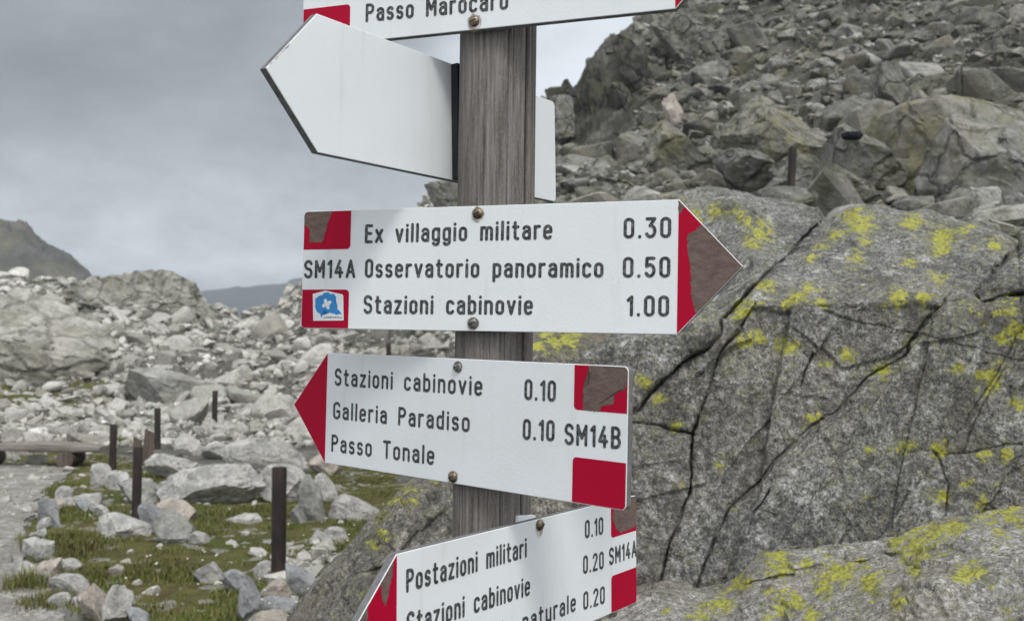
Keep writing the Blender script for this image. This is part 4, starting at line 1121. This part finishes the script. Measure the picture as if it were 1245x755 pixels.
def lettering(name, s, x0, y0, width, cap, stroke, parent, mat, z, slope=0.0, res=.0005):
    """engraved line of text: stroke outlines contoured on a fine grid (marching squares), the groove floor dished"""
    st, w = text_strokes(s)
    r = stroke / 2
    fx = (width - 2 * r) / w; fy = (cap - 2 * r)
    segs = []
    for q in st:
        for (a, b), (c, d) in zip(q[:-1], q[1:]):
            segs.append((x0 + r + a * fx, y0 + r + b * fy + slope * a * fx, x0 + r + c * fx, y0 + r + d * fy + slope * c * fx))
    ox, oy = x0 - .002, y0 - cap * .40 - .002 + min(0, slope * width)
    nx = int((width + .004) / res) + 1; ny = int((cap * 1.40 + .004 + abs(slope * width)) / res) + 1
    G = np.full((ny, nx), 1.0)
    for (a, b, c, d) in segs:
        i0 = max(0, int((min(a, c) - r - ox) / res) - 2); i1 = min(nx, int((max(a, c) + r - ox) / res) + 3)
        j0 = max(0, int((min(b, d) - r - oy) / res) - 2); j1 = min(ny, int((max(b, d) + r - oy) / res) + 3)
        if i1 <= i0 or j1 <= j0: continue
        xx, yy = np.meshgrid(ox + np.arange(i0, i1) * res, oy + np.arange(j0, j1) * res)
        G[j0:j1, i0:i1] = np.minimum(G[j0:j1, i0:i1], poly_dist(xx, yy, [(a, b), (c, d)]) - r)
    verts, faces, idx = [], [], {}
    def vid(key, p, dpt):
        if key not in idx: idx[key] = len(verts); verts.append((p[0], -z + min(dpt, r) * 0.10, p[1]))
        return idx[key]
    ins = G < 0
    cell = ins[:-1, :-1] | ins[1:, :-1] | ins[:-1, 1:] | ins[1:, 1:]
    for j, i in zip(*np.nonzero(cell)):
        cs = [(j, i), (j, i + 1), (j + 1, i + 1), (j + 1, i)]
        poly = []
        for k in range(4):
            a, b = cs[k], cs[(k + 1) % 4]; ga, gb = G[a], G[b]
            if ga < 0: poly.append(vid(a, (ox + a[1] * res, oy + a[0] * res), -ga))
            if (ga < 0) != (gb < 0):
                t = ga / (ga - gb)
                poly.append(vid((min(a, b), max(a, b)), (ox + (a[1] + (b[1] - a[1]) * t) * res, oy + (a[0] + (b[0] - a[0]) * t) * res), 0))
        if len(set(poly)) >= 3: faces.append(poly)
    me = bpy.data.meshes.new(name); me.from_pydata(verts, [], faces); me.shade_smooth()
    return put(name, me, mat, parent)

# --- signs: local axes x along the board, y into the board (front face at y = 0), z up
TH = .010; BH = .15; BL = .48; TIP = .07
FIT = {'s3': (-19.25, -1.29, -.2702, 1.1782, .0287), 's4': (-38.75, -1.63, -.2558, 1.2657, -.1526), 's5': (52.55, -.04, -.116, .9349, -.3537),
       's2': (55.17, 1.28, -.208, .9796, .2122), 's1': (-18.34, -.70, -.271, 1.1747, .3909)}
class Sign:
    def __init__(s, key, label, point, back=False):
        yaw, roll, x, y, z = FIT[key]
        s.m = Matrix.Translation((x, y, EYE + z)) @ Matrix.Rotation(R(yaw), 4, 'Z') @ Matrix.Rotation(-R(roll), 4, 'Y')
        s.inv = s.m.inverted()
        s.root = empty('direction_sign', s.m.to_translation(), s.m.to_euler())
        tag(s.root, label, 'sign')
        s.point = point
        tip = TIP
        if point == 'right': out = [(.004, 0), (BL, 0), (BL + tip, BH / 2), (BL, BH), (.004, BH)]; rc = [0, 4]
        else: out = [(-tip, BH / 2), (0, 0), (BL - .004, 0), (BL - .004, BH), (0, BH)]; rc = [2, 3]
        out = [(0, a[1]) if (point == 'right' and a[0] == .004) else ((BL, a[1]) if point == 'left' and a[0] == BL - .004 else a) for a in out]
        s.outline = round_poly(out, rc, .006)
        n = len(s.outline)
        if back: y0, y1 = 0.0, TH
        else: y0, y1 = 0.0, TH
        bm = bmesh.new()
        ch = .0006
        cx_ = sum(p[0] for p in s.outline) / n
        loops = []
        ins = inset(s.outline, ch)
        for (pts, yy) in ((ins, y0), (s.outline, y0 + ch), (s.outline, y1 - ch), (ins, y1)):
            loops.append([bm.verts.new((a, yy, b)) for a, b in pts])
        f0 = bm.faces.new(loops[0]); f1 = bm.faces.new(loops[3][::-1])
        f0.material_index = f1.material_index = 0
        for La, Lb in zip(loops[:-1], loops[1:]):
            for k in range(n):
                q = bm.faces.new([La[k], Lb[k], Lb[(k + 1) % n], La[(k + 1) % n]]); q.material_index = 1 if La is loops[1] else 0
        me = bpy.data.meshes.new('board'); bmesh.ops.recalc_face_normals(bm, faces=bm.faces); bm.to_mesh(me); bm.free()
        me.materials.append(white.m); me.materials.append(core.m)
        s.board = put('board', me, None, s.root)
    def uv(s, px, py):
        """where the line of sight through a photograph pixel meets the face of the board"""
        a, e = ray(px, py)
        o = s.inv @ Vector((0, 0, EYE)); d = s.inv.to_3x3() @ Vector((float(a), 1, float(e)))
        t = -o.y / d.y; p = o + d * t
        return p.x, p.z
    def sheet(s, name, pts, z, mat, parent=None):
        bm = bmesh.new()
        bm.faces.new([bm.verts.new((a, -z, b)) for a, b in pts])
        bmesh.ops.triangulate(bm, faces=bm.faces)
        me = bpy.data.meshes.new(name); bm.to_mesh(me); bm.free()
        return put(name, me, mat, parent or s.root)
    def text(s, t, p0, p1, cap=.0238):
        (u0, v0), (u1, v1) = s.uv(*p0), s.uv(*p1)
        return lettering('lettering', t, u0, v0, u1 - u0, cap, .0038, s.root, ink.m, .00035, (v1 - v0) / (u1 - u0))
    def screw(s, px, py, mat, r=.0069):
        u, v = s.uv(px, py)
        prof = [(r, 0), (r * 1.0, .0008), (r * .93, .0022), (r * .74, .0036), (r * .45, .0045), (r * .2, .0048), (.00005, .0048)]
        v_, f_ = [], []; sg = 20
        for (q, h) in prof:
            for k in range(sg):
                a = 2 * math.pi * k / sg; v_.append((u + q * math.cos(a), -h, v + q * math.sin(a)))
        for i in range(len(prof) - 1):
            for k in range(sg): f_.append((i * sg + k, i * sg + (k + 1) % sg, (i + 1) * sg + (k + 1) % sg, (i + 1) * sg + k))
        o = put('screw', mesh_np('screw', np.array(v_), np.array(f_), True, R(60)), mat, s.root)
        bm = bmesh.new()
        ro = Matrix.Rotation(.6 + u * 9, 3, 'Y')
        box_bm(bm, r * 1.15, .0006, .0011, (u, -.00485, v), 0, ro); 
        put('screw_slot', bm_mesh('screw_slot', bm), dark_slot.m, o)
        return o
def round_poly(pts, idx, r):
    out = []; n = len(pts)
    for k, p in enumerate(pts):
        if k not in idx: out.append(p); continue
        a, b = Vector(pts[k - 1]), Vector(pts[(k + 1) % n]); p = Vector(p)
        d0, d1 = (a - p).normalized(), (b - p).normalized()
        c = p + (d0 + d1) * r
        for j in range(7):
            t = j / 6 * math.pi / 2
            q = c - d1 * r * math.cos(t) - d0 * r * math.sin(t)
            out.append((q.x, q.y))
    return out
def inset(pts, d):
    n = len(pts); out = []
    for k in range(n):
        a, p, b = Vector(pts[k - 1]), Vector(pts[k]), Vector(pts[(k + 1) % n])
        e0, e1 = (p - a).normalized(), (b - p).normalized()
        n0, n1 = Vector((-e0.y, e0.x)), Vector((-e1.y, e1.x))
        m = (n0 + n1); m = m / max(m.length_squared * .5, .3)
        q = p + m * d
        out.append((q.x, q.y))
    return out
def jag(pts, amp=.0006, step=.0016, seed=1, keep=()):
    """break a torn edge into small teeth; edges in keep stay straight"""
    rg = random.Random(seed); out = []; n = len(pts)
    for k in range(n):
        (a, b), (c, d) = pts[k], pts[(k + 1) % n]
        L = math.hypot(c - a, d - b); m = max(1, int(L / step))
        if k in keep: m = 1
        for j in range(m):
            t = j / m; o = 0 if (j == 0 or k in keep) else rg.gauss(0, amp)
            out.append((a + (c - a) * t - (d - b) / max(L, 1e-6) * o, b + (d - b) * t + (c - a) / max(L, 1e-6) * o))
    return out
Z1, Z2 = .00018, .00034
def zoomed(sc, ox, oy, pts): return [(ox + a / sc, oy + b / sc) for a, b in pts]
PW = .0685
def patch(s, side, row, name='red_patch'):
    e = .0009
    v0, v1 = (.1005, BH - e) if row == 'top' else (e, .0495)
    if side == 'left': u0, u1 = e, PW; corners = ([0, 1] if row == 'bottom' else [3, 2]);
    else: u0, u1 = BL - PW, BL - e
    p = [(u0, v0), (u1, v0), (u1, v1), (u0, v1)]
    outer = {('left', 'top'): [3, 1], ('left', 'bottom'): [0, 2], ('right', 'top'): [2, 0], ('right', 'bottom'): [1, 3]}[(side, row)]
    return s.sheet(name, round_poly(p, outer, .005), Z1, red.m)
def arrowhead(s):
    e = .0008
    if s.point == 'right': p = [(BL - .0005, e), (BL + TIP - e * 1.6, BH / 2), (BL - .0005, BH - e)]
    else: p = [(.0005, e), (.0005, BH - e), (-TIP + e * 1.6, BH / 2)]
    return s.sheet('red_arrowhead', p, Z1, red.m)
def clampu(s, pts, e=.0008):
    """keep a torn patch on the board"""
    out = []
    for u, v in pts:
        v = min(max(v, e), BH - e)
        if s.point == 'right':
            u = max(u, e); u = min(u, BL + TIP * (1 - abs(v - BH / 2) / (BH / 2)) - e)
        else:
            u = min(u, BL - e); u = max(u, -TIP * (1 - abs(v - BH / 2) / (BH / 2)) + e)
        rad = .006; cu = rad if s.point == 'right' else BL - rad      # follow the rounded corners of the square end
        for cv in (rad, BH - rad):
            du, dv = u - cu, v - cv
            if (du < 0) == (s.point == 'right') and (dv < 0) == (cv == rad) and math.hypot(du, dv) > rad - e:
                k = (rad - e) / math.hypot(du, dv); u, v = cu + du * k, cv + dv * k
        out.append((u, v))
    return out
def torn(s, pix, parent, seed, amp=.0006):
    pts = jag([s.uv(*p) for p in pix], amp, .0017, seed)
    return s.sheet('bare_patch', clampu(s, pts), Z2, bare.m, parent)

# sign with right arrow, middle
s3 = Sign('s3', 'white sign pointing right listing Ex villaggio militare, with a worn brown arrow tip', 'right')
t_ = patch(s3, 'left', 'top')
torn(s3, zoomed(3.973, 350, 230, [(78, 104), (215, 99), (205, 140), (192, 165), (180, 220), (165, 258), (105, 258), (108, 205), (95, 178), (79, 182)]), t_, 1)
pb = patch(s3, 'left', 'bottom')
ah = arrowhead(s3)
torn(s3, zoomed(3.973, 630, 230, [(888, 172), (1106, 368), (866, 605), (855, 590), (840, 540), (835, 460), (836, 380), (820, 300), (815, 235), (828, 212), (850, 205), (868, 188)]), ah, 2)
torn(s3, zoomed(3.973, 630, 230, [(773, 52), (806, 88), (792, 100), (778, 122)]), ah, 3)
for t, a, b in [('Ex villaggio militare', (443.5, 296), (671.5, 291.5)), ('0.30', (758, 290.5), (816, 289.5)), ('SM14A', (369.5, 338.8), (432, 338.3)),
                ('Osservatorio panoramico', (443.5, 338), (733.7, 338)), ('0.50', (757, 338), (815, 337.8)), ('Stazioni cabinovie', (441.8, 381.8), (647.8, 383.3)), ('1.00', (761.5, 384.8), (813.5, 385.2))]:
    s3.text(t, a, b)
s3.screw(581, 259.5, screw_m.m); s3.screw(575.5, 393, screw_g.m)
stk = s3.sheet('sticker', [s3.uv(*p) for p in zoomed(3.973, 350, 230, [(123, 636), (270, 634), (268, 514), (262, 508), (182, 490), (121, 506)])], Z2, sticker_w.m, pb)
blue = s3.sheet('emblem', jag([s3.uv(*p) for p in zoomed(3.973, 350, 230, [(136, 550), (131, 532), (150, 515), (164, 520), (173, 502), (194, 497), (204, 506), (224, 506), (233, 520), (225, 540), (240, 556), (236, 575), (262, 602), (238, 606), (214, 600), (194, 594), (180, 582), (172, 592), (164, 621), (155, 601), (139, 590), (132, 567)])], .0003, .0014, 5), Z2 + .00014, sticker_b.m, stk)
cu, cv = s3.uv(350 + 189 / 3.973, 230 + 555 / 3.973)
ros = []
for k in range(64):
    a = 2 * math.pi * k / 64; rad = .0016 + .0056 * abs(math.cos(2 * (a - .45))) ** .8
    ros.append((cu + rad * math.cos(a), cv + rad * math.sin(a)))
s3.sheet('rose', ros, Z2 + .00026, sticker_w.m, stk)
(u0, v0), (u1, v1) = s3.uv(350 + 176 / 3.973, 230 + 624 / 3.973), s3.uv(350 + 262 / 3.973, 230 + 622 / 3.973)
lettering('sticker_lettering', 'LOMBARDIA', u0, v0, u1 - u0, .0026, .00045, stk, ink.m, Z2 + .0002, 0, .00012)

# sign with left arrow, below
s4 = Sign('s4', 'white sign pointing left listing Galleria Paradiso and Passo Tonale with clean red arrow tip', 'left')
arrowhead(s4)
t_ = patch(s4, 'right', 'top')
torn(s4, zoomed(3.283, 560, 410, [(512, 106), (670, 118), (662, 190), (655, 212), (640, 206), (612, 222), (612, 265), (562, 274), (558, 297), (492, 291), (490, 205), (516, 180)]), t_, 4)
patch(s4, 'right', 'bottom')
for t, a, b in [('Stazioni cabinovie', (406.8, 468.8), (586.5, 481.6)), ('Galleria Paradiso', (405, 509.3), (571, 525.6)), ('Passo Tonale', (402.8, 549), (528, 565.5)),
                ('0.10', (637.5, 486), (675.8, 488.8)), ('0.10', (635.5, 534.3), (674.2, 536.8)), ('SM14B', (686.2, 540.6), (755, 546.3))]:
    s4.text(t, a, b)
s4.screw(557, 446, screw_g.m); s4.screw(551, 579.5, screw_m.m)

# lowest sign, turned to the right
s5 = Sign('s5', 'lowest white sign, listing Postazioni militari, cut by the bottom edge', 'left')
ah = arrowhead(s5)
torn(s5, zoomed(3.1125, 400, 580, [(250, 302), (226, 324), (200, 372), (196, 420), (200, 455), (210, 490), (222, 455), (230, 405), (240, 370), (238, 340)]), ah, 6)
torn(s5, zoomed(3.1125, 400, 580, [(145, 468), (118, 505), (85, 560), (100, 600), (135, 580), (146, 530)]), ah, 7)
t_ = patch(s5, 'right', 'top')
torn(s5, zoomed(3.1125, 400, 580, [(1090, 30), (1152, 45), (1168, 80), (1168, 172), (1150, 190), (1104, 210), (1086, 196), (1072, 152)]), t_, 8)
patch(s5, 'right', 'bottom')
for t, a, b in [('Postazioni militari', (493.5, 720.6), (640.3, 677.2)), ('Stazioni cabinovie', (494, 773), (644.3, 723.4)), ('Osservatorio naturale', (494, 826), (700, 742.5)),
                ('0.10', (711, 654.7), (733.3, 649.5)), ('0.20', (708.7, 698), (734, 691.3)), ('0.20', (709, 741.8), (735.2, 733.4)), ('SM14A', (740.4, 687.6), (773.8, 676.2))]:
    s5.text(t, a, b)
s5.screw(656, 638, screw_m.m)
u, v = s5.uv(645, 632)
bm = bmesh.new(); box_bm(bm, .036, .018, .05, (u + .006, TH + .0105, BH - .0205), .0008, Matrix.Rotation(.12, 3, 'Y'))
put('spacer_block', bm_mesh('spacer_block', bm), white.m, s5.root)

# blank back of the sign above
s2 = Sign('s2', 'white sign seen from its blank back, pointing left and running behind the post', 'left', True)
u, v = s2.uv(548.5, 140)
bm = bmesh.new(); box_bm(bm, .030, .011, BH - .002, (u + .015, -.0057, BH / 2), .0008)
put('mounting_batten', bm_mesh('mounting_batten', bm), dark_slot.m, s2.root)
tp = zoomed(2.905, 300, 0, [(52, 235), (100, 190), (150, 155), (146, 168), (118, 190), (78, 232)])
s2.sheet('bare_patch', clampu(s2, jag([s2.uv(*p) for p in tp], .0005, .0018, 9), .0004), Z1, core_worn.m)

# top sign, cut by the upper edge
s1 = Sign('s1', 'topmost white sign reading Passo Marocaro, cut off by the upper edge of the picture', 'right')
arrowhead(s1); patch(s1, 'left', 'bottom'); patch(s1, 'left', 'top')
s1.text('Passo Marocaro', (444.5, 27.8), (618, 12.2))
s1.screw(576.5, 26.3, screw_m.m)
def stain(s, px, py, w, h, seed):
    u, v = s.uv(px, py); rg = random.Random(seed)
    pts = [(u + w * math.cos(a) * rg.uniform(.8, 1.1), v + (h if math.sin(a) < 0 else w) * math.sin(a) * rg.uniform(.85, 1.1)) for a in [2 * math.pi * k / 26 for k in range(26)]]
    s.sheet('rust_stain', pts, .00022, rust.m)
stain(s1, 576.5, 26.3, .0095, .0135, 1); stain(s3, 581, 259.5, .0085, .011, 2); stain(s3, 575.5, 393, .0082, .009, 3); stain(s4, 551, 579.5, .0085, .010, 4); stain(s5, 656, 638, .0085, .016, 5)


# ------------------------------------------------------------------ mountain air
bm = bmesh.new(); box_bm(bm, 2700, 2700, 400, (0, 0, 0))
hz = put('haze', bm_mesh('haze', bm))
zlo, zhi = -230.0, 100.0
for v_ in hz.data.vertices: v_.co.z = zlo if v_.co.z < 0 else zhi
hzm = bpy.data.materials.new('air'); hzm.use_nodes = True; hzm.node_tree.nodes.clear()
ho = hzm.node_tree.nodes.new('ShaderNodeOutputMaterial'); hv = hzm.node_tree.nodes.new('ShaderNodeVolumePrincipled')
hv.inputs['Color'].default_value = (.86, .92, 1, 1); hv.inputs['Density'].default_value = 0.0005; hv.inputs['Anisotropy'].default_value = 0.0
hzm.node_tree.links.new(hv.outputs[0], ho.inputs['Volume'])
hz.data.materials.append(hzm); tag(hz, 'thin mountain haze', kind='stuff')
